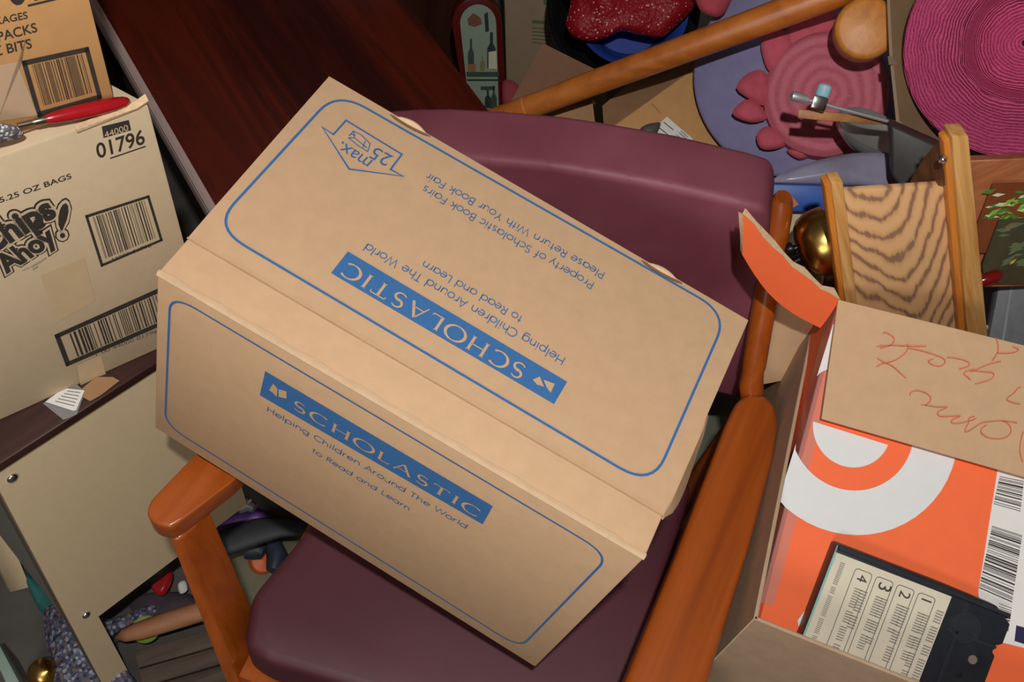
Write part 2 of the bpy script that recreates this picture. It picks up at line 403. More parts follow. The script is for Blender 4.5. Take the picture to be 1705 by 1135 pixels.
f.text('Helping Children Around The World', (444, 683), (777, 880), 1, 'G', .97, wt=.062)
f.text('to Read and Learn', (519, 751), (682, 850), 1, 'G', .97, wt=.062)
for q in ([(449, 648), (456, 637), (463, 645), (462, 659), (455, 652)], [(465, 646), (478, 650), (478, 662), (465, 659)]): f.poly(q, 0, 2)
mb.build('body', [kraft, blue_ink], bc)
# lid: one panel lying on the front band, two hand slots at its far edge
mb = MB(); n = 12
def topq(s, t): return (D*(1-s)+C_*s)*(1-t)+(A*(1-s)+B_*s)*t
g = [[topq(i/n, .155+.845*j/8) - bZ*(.0006 if j == 0 else 0) for j in range(9)] for i in range(n+1)]
mb.sheet(g, .0048, 0)
f = Face(mb, D, bZ, .0007)
if (CAM-D).dot(bZ) < 0: f.n = -f.n
f.rrect([(561, 153), (1211, 523), (1085, 811), (354, 378)], .032, .0024, 1)
f.poly([(579, 419), (944, 636), (922, 673), (551, 455)], 1)
f.text('SCHOLASTIC', (879, 613), (578, 436), 0, 'R', .95, k=2)
f.text('Helping Children Around The World', (942, 597), (611, 405), 1, 'G', 1.0, wt=.062)
f.text('to Read and Learn', (871, 528), (706, 434), 1, 'G', 1.0, wt=.062)
f.text('Property of Scholastic Book Fairs', (990, 472), (707, 309), 1, 'G', 1.0, wt=.062)
f.text('Please Return With Your Book Fair', (1008, 455), (713, 288), 1, 'G', 1.0, wt=.062)
for q in ([(886, 633), (898, 628), (905, 645), (893, 641)], [(904, 633), (923, 640), (916, 655), (909, 645)]): f.poly(q, 0, 2)
f.line([(576, 201), (669, 257.5), (650, 282.6), (671, 294), (581, 282), (536.7, 212.5), (555, 224.6)], .0018, 1, True)
f.text('25', (655, 261), (626, 245), 1, 'B', 1.1)
f.text('max.', (621, 268), (570, 236), 1, 'B', 1.15)
for P in ([(581, 227), (588, 219), (601, 225), (616, 240), (612, 253), (596, 243), (580, 230)], [(588, 219), (590, 230), (611, 247)], [(580, 230), (590, 230)], [(583, 224), (592, 226)], [(608, 235), (604, 246)]): f.line(P, .001, 1)
f.e = .0009
L3 = lambda s, t, h: topq(s, t)+f.n*h
mb.add([L3(0, .149, .0012), L3(1, .149, .0012), L3(1, .1555, .0012), L3(0, .1555, .0012)], [[0, 1, 2, 3]], 2)  # shade of the crease, painted as a darker strip
mb.build('lid', [kraft, blue_ink, M('scored_crease_shade', '#b7926d', .8, var=.12, scale=25)], bc)
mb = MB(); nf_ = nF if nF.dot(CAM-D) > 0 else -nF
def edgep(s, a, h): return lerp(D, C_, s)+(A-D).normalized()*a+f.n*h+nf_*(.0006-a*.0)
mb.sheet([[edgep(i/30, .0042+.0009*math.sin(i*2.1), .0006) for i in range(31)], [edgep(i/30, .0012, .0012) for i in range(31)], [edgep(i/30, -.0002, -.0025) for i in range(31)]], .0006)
mb.build('edge_highlight', M('highlight_cardboard', '#d6b692', .85, var=.08, scale=90), bc)  # highlight along the front top edge, put in as a lighter strip
for (p0, p1, hgt) in (((652, 190), (718, 226), 1), ((1069, 432), (1136, 470), .6)):
    a, c = pl(*p0, D, bZ)+f.n*.001, pl(*p1, D, bZ)+f.n*.001; d = (c-a).normalized(); q = f.n.cross(d)
    if q.dot(bY) < 0: q = -q
    mb = MB(); g = []
    for i in range(9):
        t = i/8; s_ = math.sin(math.pi*t)
        g.append([lerp(a, c, t)+q*(-.004+.0062*s_*j/3)+f.n*(.004*s_*hgt*math.sin(2.2*j/3)) for j in range(4)])
    mb.sheet(g, .0018, 0)
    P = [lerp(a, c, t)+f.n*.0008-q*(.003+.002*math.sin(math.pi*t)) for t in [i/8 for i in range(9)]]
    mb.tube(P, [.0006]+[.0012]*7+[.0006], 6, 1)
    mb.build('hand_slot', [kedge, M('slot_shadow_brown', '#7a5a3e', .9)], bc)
mb = MB(); g = []
for i in range(9):
    t = i/8; p = topq(1, .155+.42*t)-bZ*.006; s_ = math.sin(math.pi*min(1, t*1.0))
    g.append([p+bX*(.002+.012*s_*(1-.5*t))*j/2-bZ*(.012*s_)*j for j in range(3)])
mb.sheet(g, .003, 0); mb.build('side_flap', kraft, bc)

# ================================================================== ARMCHAIR
ca, sa = math.cos(math.radians(12)), math.sin(math.radians(12))
chX, chY = V((ca, -sa, 0)), V((sa, ca, 0))
WC = [lin]; 
ARMC = ['#8a3f13', '#964712', '#a04d16', '#a9531a']
armw = wood('chair_wood', ARMC, V((.45, .89, 0)), V((.89, -.45, 0)), UP, .33, 46, .05, .5, .5, .35)
postw = wood('chair_post_wood', ARMC, UP, V((1, 0, 0)), V((0, 1, 0)), .3, 46, .05, .5, .5, .4)
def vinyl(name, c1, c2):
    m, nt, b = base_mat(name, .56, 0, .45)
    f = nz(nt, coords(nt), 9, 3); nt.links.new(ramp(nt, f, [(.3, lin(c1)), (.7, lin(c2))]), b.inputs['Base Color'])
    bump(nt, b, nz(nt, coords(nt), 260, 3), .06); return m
vin = vinyl('maroon_vinyl', '#783b47', '#884a56'); vin_seat = vinyl('darker_maroon_vinyl', '#4b2029', '#562730')  # seat vinyl is darker than the backrest's
ch = thing('armchair', (.12, .5, FLOOR), 'wooden armchair with maroon vinyl seat and back, the tilted blue-printed carton on it', 'chair')
# backrest: padded panel with a soft crown
PB = V((.37, .757, .7)); nb = -chY
def bk(u, v): return pl(u, v, PB, nb)
top = [bk(*p) for p in ((1283, 292), (1240, 279), (1180, 265), (1120, 251), (1060, 240), (990, 228), (930, 219), (830, 210), (740, 205))]
Rb_ = top[0]; br = bk(1205, 700)
poly = [bk(1288, 318)]+top+[bk(690, 205), bk(640, 208), bk(612, 222), bk(604, 240)]
poly += [V((poly[-1].x, poly[-1].y, .53)), V((poly[-1].x, poly[-1].y, .5))+chX*.02]
poly += [V((br.x, br.y, .5))-chX*.02, V((br.x, br.y, .52))]
mb = MB(); mb.prism([p-nb*.028 for p in poly], nb*.078, 0, .033, 8)
mb.build('backrest', vin, ch, 60)
# seat cushion
sp = [on(405, 1072, .45), on(440, 1100, .45), on(640, 1160, .45), on(900, 1235, .45), on(985, 1262, .45), V((.262, .235, .45)), V((.385, .585, .45)), V((.372, .625, .45)), V((-.03, .69, .45)), V((-.055, .665, .45)), on(505, 886, .45), on(418, 990, .45)]
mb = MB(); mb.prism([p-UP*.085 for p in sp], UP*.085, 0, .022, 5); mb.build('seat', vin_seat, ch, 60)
# apron rails
a, c = V((-.172, .35, .36)), V((.25, .2, .36)); d = (c-a).normalized(); q = UP.cross(d)
mb = MB(); mb.box(a, c-a, q*.03, UP*-.06, 0, .003); mb.build('front_rail', armw, ch)
mb = MB(); mb.box(V((-.17, .385, .3)), V((.1, .27, 0)), V((.025, -.01, 0)), UP*.055, 0, .003); mb.build('side_rail', armw, ch)
mb = MB(); mb.box(V((.275, .24, .3)), V((.115, .33, 0)), V((.025, -.01, 0)), UP*.055, 0, .003); mb.build('side_rail', armw, ch)
# arms
ra = [on(*p, .65) for p in ((1247, 652), (1275, 655), (1292, 672), (1299, 700), (1290, 760), (1247, 920), (1180, 1135), (1120, 1290))]+[on(*p, .65) for p in ((975, 1290), (1040, 1135), (1127, 920), (1211, 700), (1228, 665))]
mb = MB(); mb.prism([p-UP*.036 for p in ra], UP*.036, 0, .011, 4); mb.build('arm', armw, ch, 60)
fl_ = [on(*p, .648) for p in ((244, 848), (250, 832), (322, 757))]; lr = [on(*p, .648) for p in ((386, 801), (303, 866), (284, 878), (258, 872), (246, 860))]
dl = (fl_[2]-fl_[1]).normalized(); rear = [fl_[2]+dl*.18-UP*.03, lr[0]+dl*.165-UP*.03]
mb = MB(); mb.prism([p-UP*.034 for p in fl_+rear+lr], UP*.034, 0, .0105, 4); mb.build('arm', armw, ch, 60)
# front legs (left one in view), rear posts
def leg(pts_top, pts_bot):
    m = MB(); m.hexa(pts_bot, pts_top, 0, .004, 2); return m
z1, z2 = .617, .33
t0, t1, t2 = on(281, 896, z1), on(300, 898, z1), on(350, 848, z1)
u0, u1, u2 = on(375, 1135, z2), on(397, 1135, z2), on(437, 1050, z2)
t3 = t2+(t0-t1); u3 = u2+(u0-u1)
k = (FLOOR-z1)/(z2-z1)
leg([t0, t1, t2, t3], [lerp(a, c, k) for a, c in ((t0, u0), (t1, u1), (t2, u2), (t3, u3))]).build('leg', postw, ch)
r0 = V((.262, .2, .615))
leg([r0, r0+V((.05, -.02, 0)), r0+V((.07, .04, 0)), r0+V((.02, .06, 0))], [p+V((0, 0, FLOOR-.615)) for p in (r0, r0+V((.05, -.02, 0)), r0+V((.07, .04, 0)), r0+V((.02, .06, 0)))]).build('leg', postw, ch)
pt = bk(1297, 330)+chX*.004; pb = on(1247, 652, .648)+V((.004, .012, 0)); dd = (pb-pt)
mb = MB(); P = [pt+UP*.004, pt-UP*.004, pt+dd*.06, pt+dd*.3, pt+dd*.85, pt+dd*.9, pt+dd*.93, pt+dd*1.0, pt+dd*1.12+V((.006, 0, 0)), V((pb.x+.012, pb.y+.005, .4)), V((pb.x+.024, pb.y+.03, FLOOR))]
mb.tube(P, [.0095, .0125, .0132, .0135, .0138, .0138, .0125, .0142, .014, .014, .014], 20); mb.build('back_post', postw, ch)
off = poly[-4]-chX*.03; off.z = 0
mb = MB(); mb.tube([off+UP*.70, off+UP*.69, off+UP*.5, off+UP*.3+chX*.01, off+chY*.05+UP*FLOOR], [.01, .017, .019, .02, .018], 20); mb.build('back_post', postw, ch)

# ================================================================== CARTONS ON THE SIDE TABLE
EXTRA = {}
TZ = .6
ta, tb = on(2, 786, TZ-.016)+UP*.016, on(258, 620, TZ-.016)+UP*.016; te = (tb-ta).normalized(); tn = V((te.y, -te.x, 0))
cP = on(0, 700, TZ+.001); cQ = on(255, 585, TZ+.001); ce = (cQ-cP).normalized(); cn = V((ce.y, -ce.x, 0))
def cf(u, v): return pl(u, v, cP, cn)
cr = cf(345, 545); ctop = cf(245, 172).z
cbl = cr-ce*.47; cbl.z = TZ+.001; cr.z = TZ+.001
lean = cf(247, 172)-cr; lean = lean - ce*0
sk = thing('snack_carton', (cr+cbl)/2, 'pale tan carton with dark cookie lettering, two framed barcodes and 01796, on the brown table', 'carton')
mb = MB(); dp = -cn*.10-ce*.05
mb.hexa([cbl, cr, cr+dp, cbl+dp], [cbl+lean, cr+lean, cr+lean+dp, cbl+lean+dp], 0, .0025)
f = Face(mb, cP, cn)
f.poly([(67, 458), (140, 428), (158, 500), (92, 538)], 3); f.poly([(128, 607), (168, 590), (176, 622), (134, 642)], 3)
f.barcode([(141, 358), (248, 324), (271, 400), (168, 444)], 1, .05, None, 34, 3, .12, .93, .10, .90)
f.barcode([(90, 557), (302, 462), (318, 520), (110, 610)], 1, .12, .035, 40, 5, .14, .86, .10, .96)
f.text('44000', (174, 228), (213, 215), 0, 'B', 1.25, k=3)
f.poly([(169, 210), (214, 199), (218, 216), (172, 229)], 1, 1)
f.text('01796', (163, 263), (241, 238), 1, 'B', 1.45, off=.015)
f.line([(183, 263), (242, 243)], .0016, 1)
f.text('5.25 OZ BAGS', (0, 337), (119, 296), 1, 'B', .9, off=.012)
f.text('1 00 44000 01796', (160, 592), (262, 553), 2, 'B', 1.0)
f.text('44000 01796', (184, 436), (252, 410), 2, 'B', 1.0)
for off_, mt, kk in ((.15, 1, 1), (.105, 0, 2), (.04, 1, 3)):
    f.text('Chips', (-18, 421), (94, 356), mt, 'B', 1.45, k=kk, off=off_, shear=.12)
    f.text('Ahoy', (11, 452), (96, 397), mt, 'B', 1.5, k=kk, off=off_, shear=.12)
def blob(pts, m, grow, kk):
    cx = sum(p[0] for p in pts)/len(pts); cy = sum(p[1] for p in pts)/len(pts)
    f.poly([(p[0]+(p[0]-cx)/max(1, math.hypot(p[0]-cx, p[1]-cy))*grow, p[1]+(p[1]-cy)/max(1, math.hypot(p[0]-cx, p[1]-cy))*grow) for p in pts], m, kk)
ex = [(108, 336), (112, 340), (113, 350), (110, 364), (103, 381), (100, 381), (96, 372), (96, 358), (99, 346), (103, 339)]
dot = [(103+4.5*math.cos(i*.7), 390+4.5*math.sin(i*.7)) for i in range(9)]
for m, gr, kk in ((1, 8, 1.2), (0, 5.5, 2.2), (1, 0, 3.2)): blob(ex, m, gr, kk); blob(dot, m, gr, kk)
f.text('THE REAL', (37, 451), (49, 445), 1, 'B', 1.2); f.text('CHOCOLATE', (52, 446), (78, 430), 1, 'B', 1.3); f.text('CHIP', (55, 449), (64, 444), 1, 'B', 1.2)
mb.build('body', [kraft2, black_ink, grey_ink, tan_ink], sk)
tpl = cbl+lean; tpr = cr+lean
mb = MB(); g = [[lerp(tpl, tpr, .86+.14*i/6)+UP*(.002+.004*(i == 6))-cn*.002*j+cn*.003+UP*.001*j*(i/6) for j in range(4)] for i in range(7)]
mb.sheet(g, .003, 0); mb.build('top_flap', kedge, sk)
# upper carton
uz = tpr.z+.005
uP = cP-cn*.010; 
def uf(u, v): return pl(u, v, uP, cn)
ur = uf(193, 170); ur.z = uz; ul = ur-ce*.42; uln = uf(150, 0)-uf(190, 160); uln = uln*(.26/uln.z)
uk = thing('snack_carton', (ur+ul)/2, 'orange-brown carton with dark print and one heavy-framed barcode, stacked on the pale cookie carton', 'carton')
mb = MB(); dp = -cn*.085-ce*.03
mb.hexa([ul, ur, ur+dp, ul+dp], [ul+uln, ur+uln, ur+uln+dp, ul+uln+dp], 0, .0025)
f = Face(mb, uP, cn)
f.barcode([(35, 101), (147, 77), (170, 163), (62, 194)], 1, .085, None, 34, 8, .16, .9, .13, .88)
f.text('PACKAGES', (-42, 48), (46, 30), 1, 'B', 1.15, off=.012)
f.text('3 PACKS', (-20, 73), (62, 52), 1, 'B', 1.25, off=.012)
f.text('4 OZ BITS', (-48, 102), (53, 79), 1, 'B', 1.25, off=.012)
f.text('01', (18, 8), (64, -3), 1, 'B', 1.5, off=.03)
f.line([(46, 9), (104, -5)], .002, 1)
mb.build('body', [kraft3, black_ink], uk)
mb = MB(); f = Face(mb, uP, cn, .0012)
f.poly([(-5, 108), (36, 100), (42, 60), (30, 110), (62, 190), (-5, 200)], 0); mb.build('tape', clear('clear_tape', '#e8d9c2', .35, .15), uk)

# things lying on the pale carton's top edge
zt = ctop
def tp(u, v, back=0): return pl(u, v, cP-cn*back, cn)
hd = thing('hand_tool', tp(110, 195, .01), 'hand tool with glossy red plastic handle and metal ferrule, lying on the pale cookie carton', 'tool')
mb = MB(); pa, pb_ = tp(74, 199, .003), tp(216, 167, .003); d = pb_-pa
for i in (0,): P = [pa+d*t for t in (0, .03, .1, .3, .55, .8, .93, .98, 1)]
mb.tube(P, [.003, .0038, .0048, .0060, .0064, .0058, .0045, .003, .001], 18); mb.build('handle', M('red_plastic', '#a3131d', .22, var=.12, scale=60, spec=.6), hd)
mb = MB(); mb.tube([pa-d*.14, pa-d*.1, pa-d*.02, pa+d*.02], [.002, .003, .0034, .0034], 14); mb.tube([pa-d*.30, pa-d*.14], [.0022, .0025], 10)
mb.build('ferrule', M('tarnished_steel', '#8c8577', .35, 1, .25, 80), hd)
def pillow(pts, t, bulge, rings_=6, amp=.006, sc_=18, thin=.3, nrm=None):
    """a soft lump with the outline PTS, T away along the line of sight's middle"""
    m = MB(); q = [dep(u, v, t) if not callable(t) else t(u, v) for u, v in pts]; c = sum(q, V((0, 0, 0)))/len(q); nn = nrm or (CAM-c).normalized(); N = len(q); vs = []; fs = []
    for side in (1, -thin):
        o = len(vs)
        for r in range(rings_+1):
            k_ = 1-r/rings_; h = math.sqrt(max(0, 1-k_*k_))*bulge*side
            for p in q:
                x = lerp(c, p, max(k_, .001)); dn_ = noise.noise(x*sc_)*amp*(1-k_**4)*(1 if side > 0 else .3)
                vs.append(x+nn*(h+dn_))
        for r in range(rings_):
            for i in range(N):
                a = o+r*N+i; b2 = o+r*N+(i+1) % N; f_ = [a, b2, b2+N, a+N]; fs.append(f_ if side > 0 else f_[::-1])
    return m.add(vs, fs, 0)
def dense(pts, k=4):
    out = []
    for i in range(len(pts)):
        a, b2, c, d2 = pts[i-1], pts[i], pts[(i+1) % len(pts)], pts[(i+2) % len(pts)]
        for j in range(k):
            t = j/k; out.append(tuple(.5*(2*b2[x]+(c[x]-a[x])*t+(2*a[x]-5*b2[x]+4*c[x]-d2[x])*t*t+(3*b2[x]-a[x]-3*c[x]+d2[x])*t**3) for x in (0, 1)))
    return out
o = pillow(dense([(-40, 175), (10, 178), (40, 184), (56, 194), (50, 212), (10, 214), (-40, 214)]), lambda u, v: tp(u, v, .024), .010, amp=.004).build('folded_cloth', M('purple_cloth', '#5b4a86', .85, var=.2, scale=80, bmp=.3), None, 60)
tag(o, 'scrap of purple cloth bunched on the pale cookie carton behind white netting', 'cloth')
o = pillow(dense([(-40, 204), (10, 206), (34, 214), (38, 226), (10, 236), (-40, 240)]), lambda u, v: tp(u, v, -.004), .010, amp=.006, sc_=60).build('netting', speckle('white_netting', '#6d6a72', ['#d9d6d0', '#c9c6c0', '#e2dfda'], 260, .42, .8), None, 60)
tag(o, 'bunched white mesh netting on the edge of the pale cookie carton', 'netting')

# ================================================================== SIDE TABLE
tdir = -tn
st_ = thing('side_table', V((-.35, .65, FLOOR)), 'small metal side table with dark brown top and beige end panel, carrying two cartons', 'table')
tend = tb+te*.085
topm = wood('dark_table_top', ['#2a1513', '#3b211d', '#4a2d27'], te, tn, UP, .35, 30, .08, 1, .5)
mb = MB(); mb.box(ta-te*.012-UP*.016, tend-ta+te*.012, tdir*.42, UP*.016, 0, .003); mb.build('table_top', topm, st_)
pn = (tn*math.cos(math.radians(4))+UP*math.sin(math.radians(4))).normalized()
pP = ta-tn*.006-UP*.016
def pf(u, v): return pl(u, v, pP, pn)
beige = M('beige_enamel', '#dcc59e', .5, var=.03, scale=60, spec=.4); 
mb = MB()
c0 = pf(-2, 814); c1 = pf(168, 1133); c2 = pf(223, 1135); c3 = pf(164, 1026); c4 = pf(290, 930); c5 = pf(420, 833)
c6 = V((tend.x, tend.y, 0)) - te*.01 - tn*.012; tpz = TZ-.016
def onp(p, z):  # same plane, height z
    return p+(UP-pn*pn.dot(UP)).normalized()*((z-p.z)/((UP-pn*pn.dot(UP)).normalized().z))
# extend legs down to the floor
l0 = onp(c1, FLOOR) if c1.z > FLOOR else c1
dl0 = (c1-c0); l0 = c0+dl0*((FLOOR-c0.z)/dl0.z); dl1 = (c2-c3); l1 = c3+dl1*((FLOOR-c3.z)/dl1.z)
rt = pP+te*((tend-ta).length-.008); rt2 = onp(rt, c5.z); e5 = c5
lr1 = rt2-te*.045
P = [c0+UP*(tpz-c0.z)*0, l0, l1, c3, c4, e5]
topL = onp(c0, tpz); topR = onp(c0+te*((tend-ta).length-.01), tpz)
ctR = onp(topR, e5.z)
poly = [topL, c0, l0, l1, c3, e5, ctR, topR]
mb.prism(poly, -pn*.004, 0, 0)
mb.build('end_panel', beige, st_)
for (u, v, rr) in ((20, 795, .0065), (143, 1023, .006)):
    mb = MB(); p = pf(u, v); mb.lathe(p, pn, [(rr, 0), (rr, .0012), (rr*.8, .003), (rr*.4, .0042), (0, .0045)], 16); mb.build('screw', steel, st_)
# long side panel (its shade painted on as grey) and the far legs
greyp = M('shaded_enamel', '#8d8a80', .35, var=.05, scale=30, spec=.5)
sb0, sb1 = c0-pn*.004, c0+dl0*.80-pn*.004
lt = tdir*.36
mb = MB(); low = c0+dl0*.70
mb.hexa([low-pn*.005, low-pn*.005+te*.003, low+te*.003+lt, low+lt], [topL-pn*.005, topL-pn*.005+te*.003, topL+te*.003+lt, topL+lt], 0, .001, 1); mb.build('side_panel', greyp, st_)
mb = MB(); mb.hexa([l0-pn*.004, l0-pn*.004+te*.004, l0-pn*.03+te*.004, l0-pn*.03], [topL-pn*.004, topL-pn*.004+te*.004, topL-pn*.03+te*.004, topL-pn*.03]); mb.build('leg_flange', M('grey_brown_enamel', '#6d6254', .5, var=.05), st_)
def flatleg(pxs, d0, d1, ext, name='leg'):
    m = MB(); a, b2, c, d2 = pxs; q = [dep(*a, d0), dep(*b2, d0), dep(*c, d1), dep(*d2, d1)]
    k2 = (FLOOR-q[0].z)/(q[3].z-q[0].z); q[3] = lerp(q[0], q[3], k2); q[2] = lerp(q[1], q[2], k2)
    m.prism(q, ext, 0, .001, 1); return m.build(name, beige, st_)
flatleg([(-60, 820), (-22, 800), (93, 1080), (62, 1082)], 1.62, 1.9, tdir*.01)
rr0 = topR-te*.045; 
mb = MB(); mb.hexa([V((rr0.x, rr0.y, FLOOR))+tdir*.36, V((topR.x, topR.y, FLOOR))+tdir*.36, V((topR.x, topR.y, FLOOR))+tdir*.364, V((rr0.x, rr0.y, FLOOR))+tdir*.364], [rr0+tdir*.36, topR+tdir*.36, topR+tdir*.364, rr0+tdir*.364]); mb.build('leg', beige, st_)
# scraps on the table top
mb = MB(); g = [[on(*p, TZ+.002) for p in r] for r in (((128, 655), (150, 668)), ((160, 628), (168, 658)), ((188, 628), (199, 634)))]
mb.sheet(g, .0008); o = mb.build('cardboard_scrap', kraftd, None); tag(o, 'torn tan cardboard scrap sticking out from under the pale cookie carton', 'scrap')
pt_ = thing('paper_tag', on(108, 668, TZ+.003), 'white printed paper tag in a clear sleeve on the dark brown table', 'tag')
mb = MB(); nU = UP; f = Face(mb, V((0, 0, TZ+.004)), UP, .0004); f.poly([(76, 669), (106, 646), (141, 650), (127, 683), (122, 684)], 0, 1)
for i in range(5): f.line([(92+i*5, 668-i*4.2), (124+i*2.5, 676-i*5.5)], .0009, 1, k=2)
mb.build('paper', [white_paper, grey_ink], pt_)
mb = MB(); f = Face(mb, V((0, 0, TZ+.002)), UP, .0004); f.poly([(72, 672), (106, 640), (128, 640), (142, 652), (128, 690), (106, 699)], 0); mb.build('sleeve', clear('clear_film', '#c9c9cc', .4, .12), pt_)

# ================================================================== MAHOGANY TABLE BEHIND
MZ = .60
m0, m1 = on(166, 10, MZ), on(362, 350, MZ); md = (m1-m0).normalized(); mr = V((-md.y, md.x, 0))
far = m0-md*.35; near = m1+md*.03; width = .40
mh = thing('dining_table', V((-.1, 1.1, FLOOR)), 'dark red mahogany table with ribbed metal edge behind the two stacked snack cartons', 'table')
mah = wood('mahogany', ['#2a0a06', '#3d1009', '#57190c', '#451208'], md, mr, UP, .3, 14, .1, 1.0, .5, .2)
mb = MB(); mb.box(far-UP*.03, near-far, mr*width, UP*.03, 0, .002); mb.build('table_top', mah, mh)
mb = MB(); out = -mr
sec = [(0, .004), (.006, .005), (.010, .001), (.010, -.004), (.007, -.006), (.010, -.008), (.011, -.014), (.011, -.020), (.007, -.022), (.010, -.024), (.010, -.030), (.004, -.036), (0, -.036)]
vs = []; fs = []
for p in (far, near): vs += [p+out*a+UP*h for a, h in sec]
n = len(sec)
for i in range(n-1): fs.append([i, i+1, n+i+1, n+i])
fs.append(list(range(n))[::-1]); fs.append([n+i for i in range(n)])
mb.add(vs, fs); mb.build('metal_edge', M('bronzed_aluminium', '#d8bcb4', .3, .35, .08, 60), mh, 25)
apm = M('apron_brown', '#4a2a22', .6, var=.1)
mb = MB(); mb.box(far+mr*.012-UP*.03, near-far, mr*.02, -UP*.08, 0, .001); mb.build('apron', apm, mh)
for p in (far+mr*.03+md*.03, far+mr*(width-.06)+md*.03, near+mr*.03-md*.06, near+mr*(width-.06)-md*.06):
    mb = MB(); mb.box(V((p.x, p.y, FLOOR)), md*.035, mr*.035, UP*(MZ-.03-FLOOR), 0, .004); mb.build('leg', mah, mh)
#PART2
# ================================================================== CARTONS AT THE RIGHT
# outer plain carton, open, pushed against the chair's arm
RZ = .70
o0, o1 = on(1255, 1030, RZ), on(1340, 600, RZ); orr = on(1450, 1108, RZ)
ox = (orr-o0).normalized(); oy = (o1-o0).normalized()
oc = thing('open_carton', V((.62, .5, FLOOR)), 'plain open tan carton beside the armchair, holding the orange carton', 'carton')
def wallslab(m, a, b2, z0, z1, t, mat=0):
    d = (b2-a).normalized(); q = UP.cross(d)*t
    m.hexa([V((p.x, p.y, z0)) for p in (a, b2, b2+q, a+q)], [V((p.x, p.y, z1 if i in (0, 3) else z1)) for i, p in enumerate((a, b2, b2+q, a+q))], mat, .001, 1)
mb = MB(); LX, LY = .52, .46
c00, c10, c01, c11 = o0, o0+ox*LX, o0+oy*LY, o0+ox*LX+oy*LY
wallslab(mb, c00, c10, FLOOR, RZ, .004); wallslab(mb, c10, c11, FLOOR, RZ, .004); wallslab(mb, c11, c01, FLOOR, RZ, .004); wallslab(mb, c01, c00, FLOOR, RZ, .004)
mb.hexa([V((p.x, p.y, FLOOR)) for p in (c00, c10, c11, c01)], [V((p.x, p.y, FLOOR+.006)) for p in (c00, c10, c11, c01)])
mb.build('body', kraftp, oc)
mb = MB(); g = []     # a flap of the far wall standing up beside the chair's back post
for i in range(5):
    t = i/4; a = [on(1268, 640, .60), on(1262, 560, .66), on(1285, 486, .72)]; c = [on(1330, 628, .60), on(1352, 580, .66), on(1372, 540, .72)]
    g.append([lerp(a[j], c[j], t) for j in range(3)])
mb.sheet(g, .004); mb.build('flap', kraft, oc)

# orange carton leaning back inside it
TL, BL = on(1397, 500, .80), on(1264, 1012, .62); TRr = on(1705, 594, .80)
gx = (TRr-TL).normalized(); gy = (BL-TL).normalized(); gn = gx.cross(gy).normalized()
if gn.z < 0: gn = -gn
orange = M('orange_print', '#f9703f', .6, var=.03, scale=50, spec=.3)
whitep = M('white_print', '#dfe0de', .6, var=.02, scale=50, spec=.3)
og = thing('orange_carton', lerp(TL, BL, .5)+gx*.2-gn*.1, 'orange printed carton with white round letter, flaps open, leaning in the plain open carton', 'carton')
W_ = .42; H_ = (BL-TL).length; Dp = .17
mb = MB(); BL2 = BL+(BL-TL).normalized()*.02; 
d0, d1 = TL, TL+gx*W_; e0, e1 = BL2, BL2+gx*W_
mb.prism([d0, d1, e1, e0], -gn*.004, 0)                                   # printed front
mb.hexa([e0-gn*.0, e0+gy*-.004, e0-gn*Dp+gy*-.004, e0-gn*Dp], [p+gx*W_ for p in (e0, e0+gy*-.004, e0-gn*Dp+gy*-.004, e0-gn*Dp)], 2)
mb.hexa([d0, d0+gx*.004, d0+gx*.004-gn*Dp, d0-gn*Dp], [e0, e0+gx*.004, e0+gx*.004-gn*Dp, e0-gn*Dp], 0)
mb.hexa([d1, d1-gx*.004, d1-gx*.004-gn*Dp, d1-gn*Dp], [e1, e1-gx*.004, e1-gx*.004-gn*Dp, e1-gn*Dp], 2)
mb.prism([p-gn*Dp for p in (d0, d1, e1, e0)], -gn*.004, 2)
f = Face(mb, TL, gn, .0006)
LC = f.w((1418, 712)); rx = (f.w((1418, 888))-LC).length
# the letter: a ring cut by a bar, printed round the carton's corner
def circ(r, a0, a1, n=28): return [LC+(gx*math.cos(math.radians(a0+(a1-a0)*i/n))+gy*math.sin(math.radians(a0+(a1-a0)*i/n)))*r for i in range(n+1)]
def clipx(P): return [p if (p-TL).dot(gx) > .0012 else p+gx*(.0012-(p-TL).dot(gx)) for p in P]
def ringseg(r0, r1, a0, a1):
    a, b2 = clipx(circ(r0, a0, a1)), clipx(circ(r1, a0, a1)); n = len(a)
    mb.add([p+gn*.0006 for p in a+b2], [[i, i+1, n+i+1, n+i] for i in range(n-1)], 1)
ringseg(rx, rx*.585, -16, 176); ringseg(rx, rx*.585, 196, 325)
hd_ = clipx(circ(rx*.37, 8, 172)); mb.add([p+gn*.0006 for p in hd_], [list(range(len(hd_)))], 1)
# the print goes on round the corner on the narrow side
for (u0, u1) in (((1362, 560), (1350, 640)), ((1338, 700), (1325, 770))):
    pass
f.poly([(1328, 1032), (1340, 1016), (1352, 1022), (1348, 1048), (1330, 1045)], 1)
mb.build('body', [orange, whitep, kraft], og)
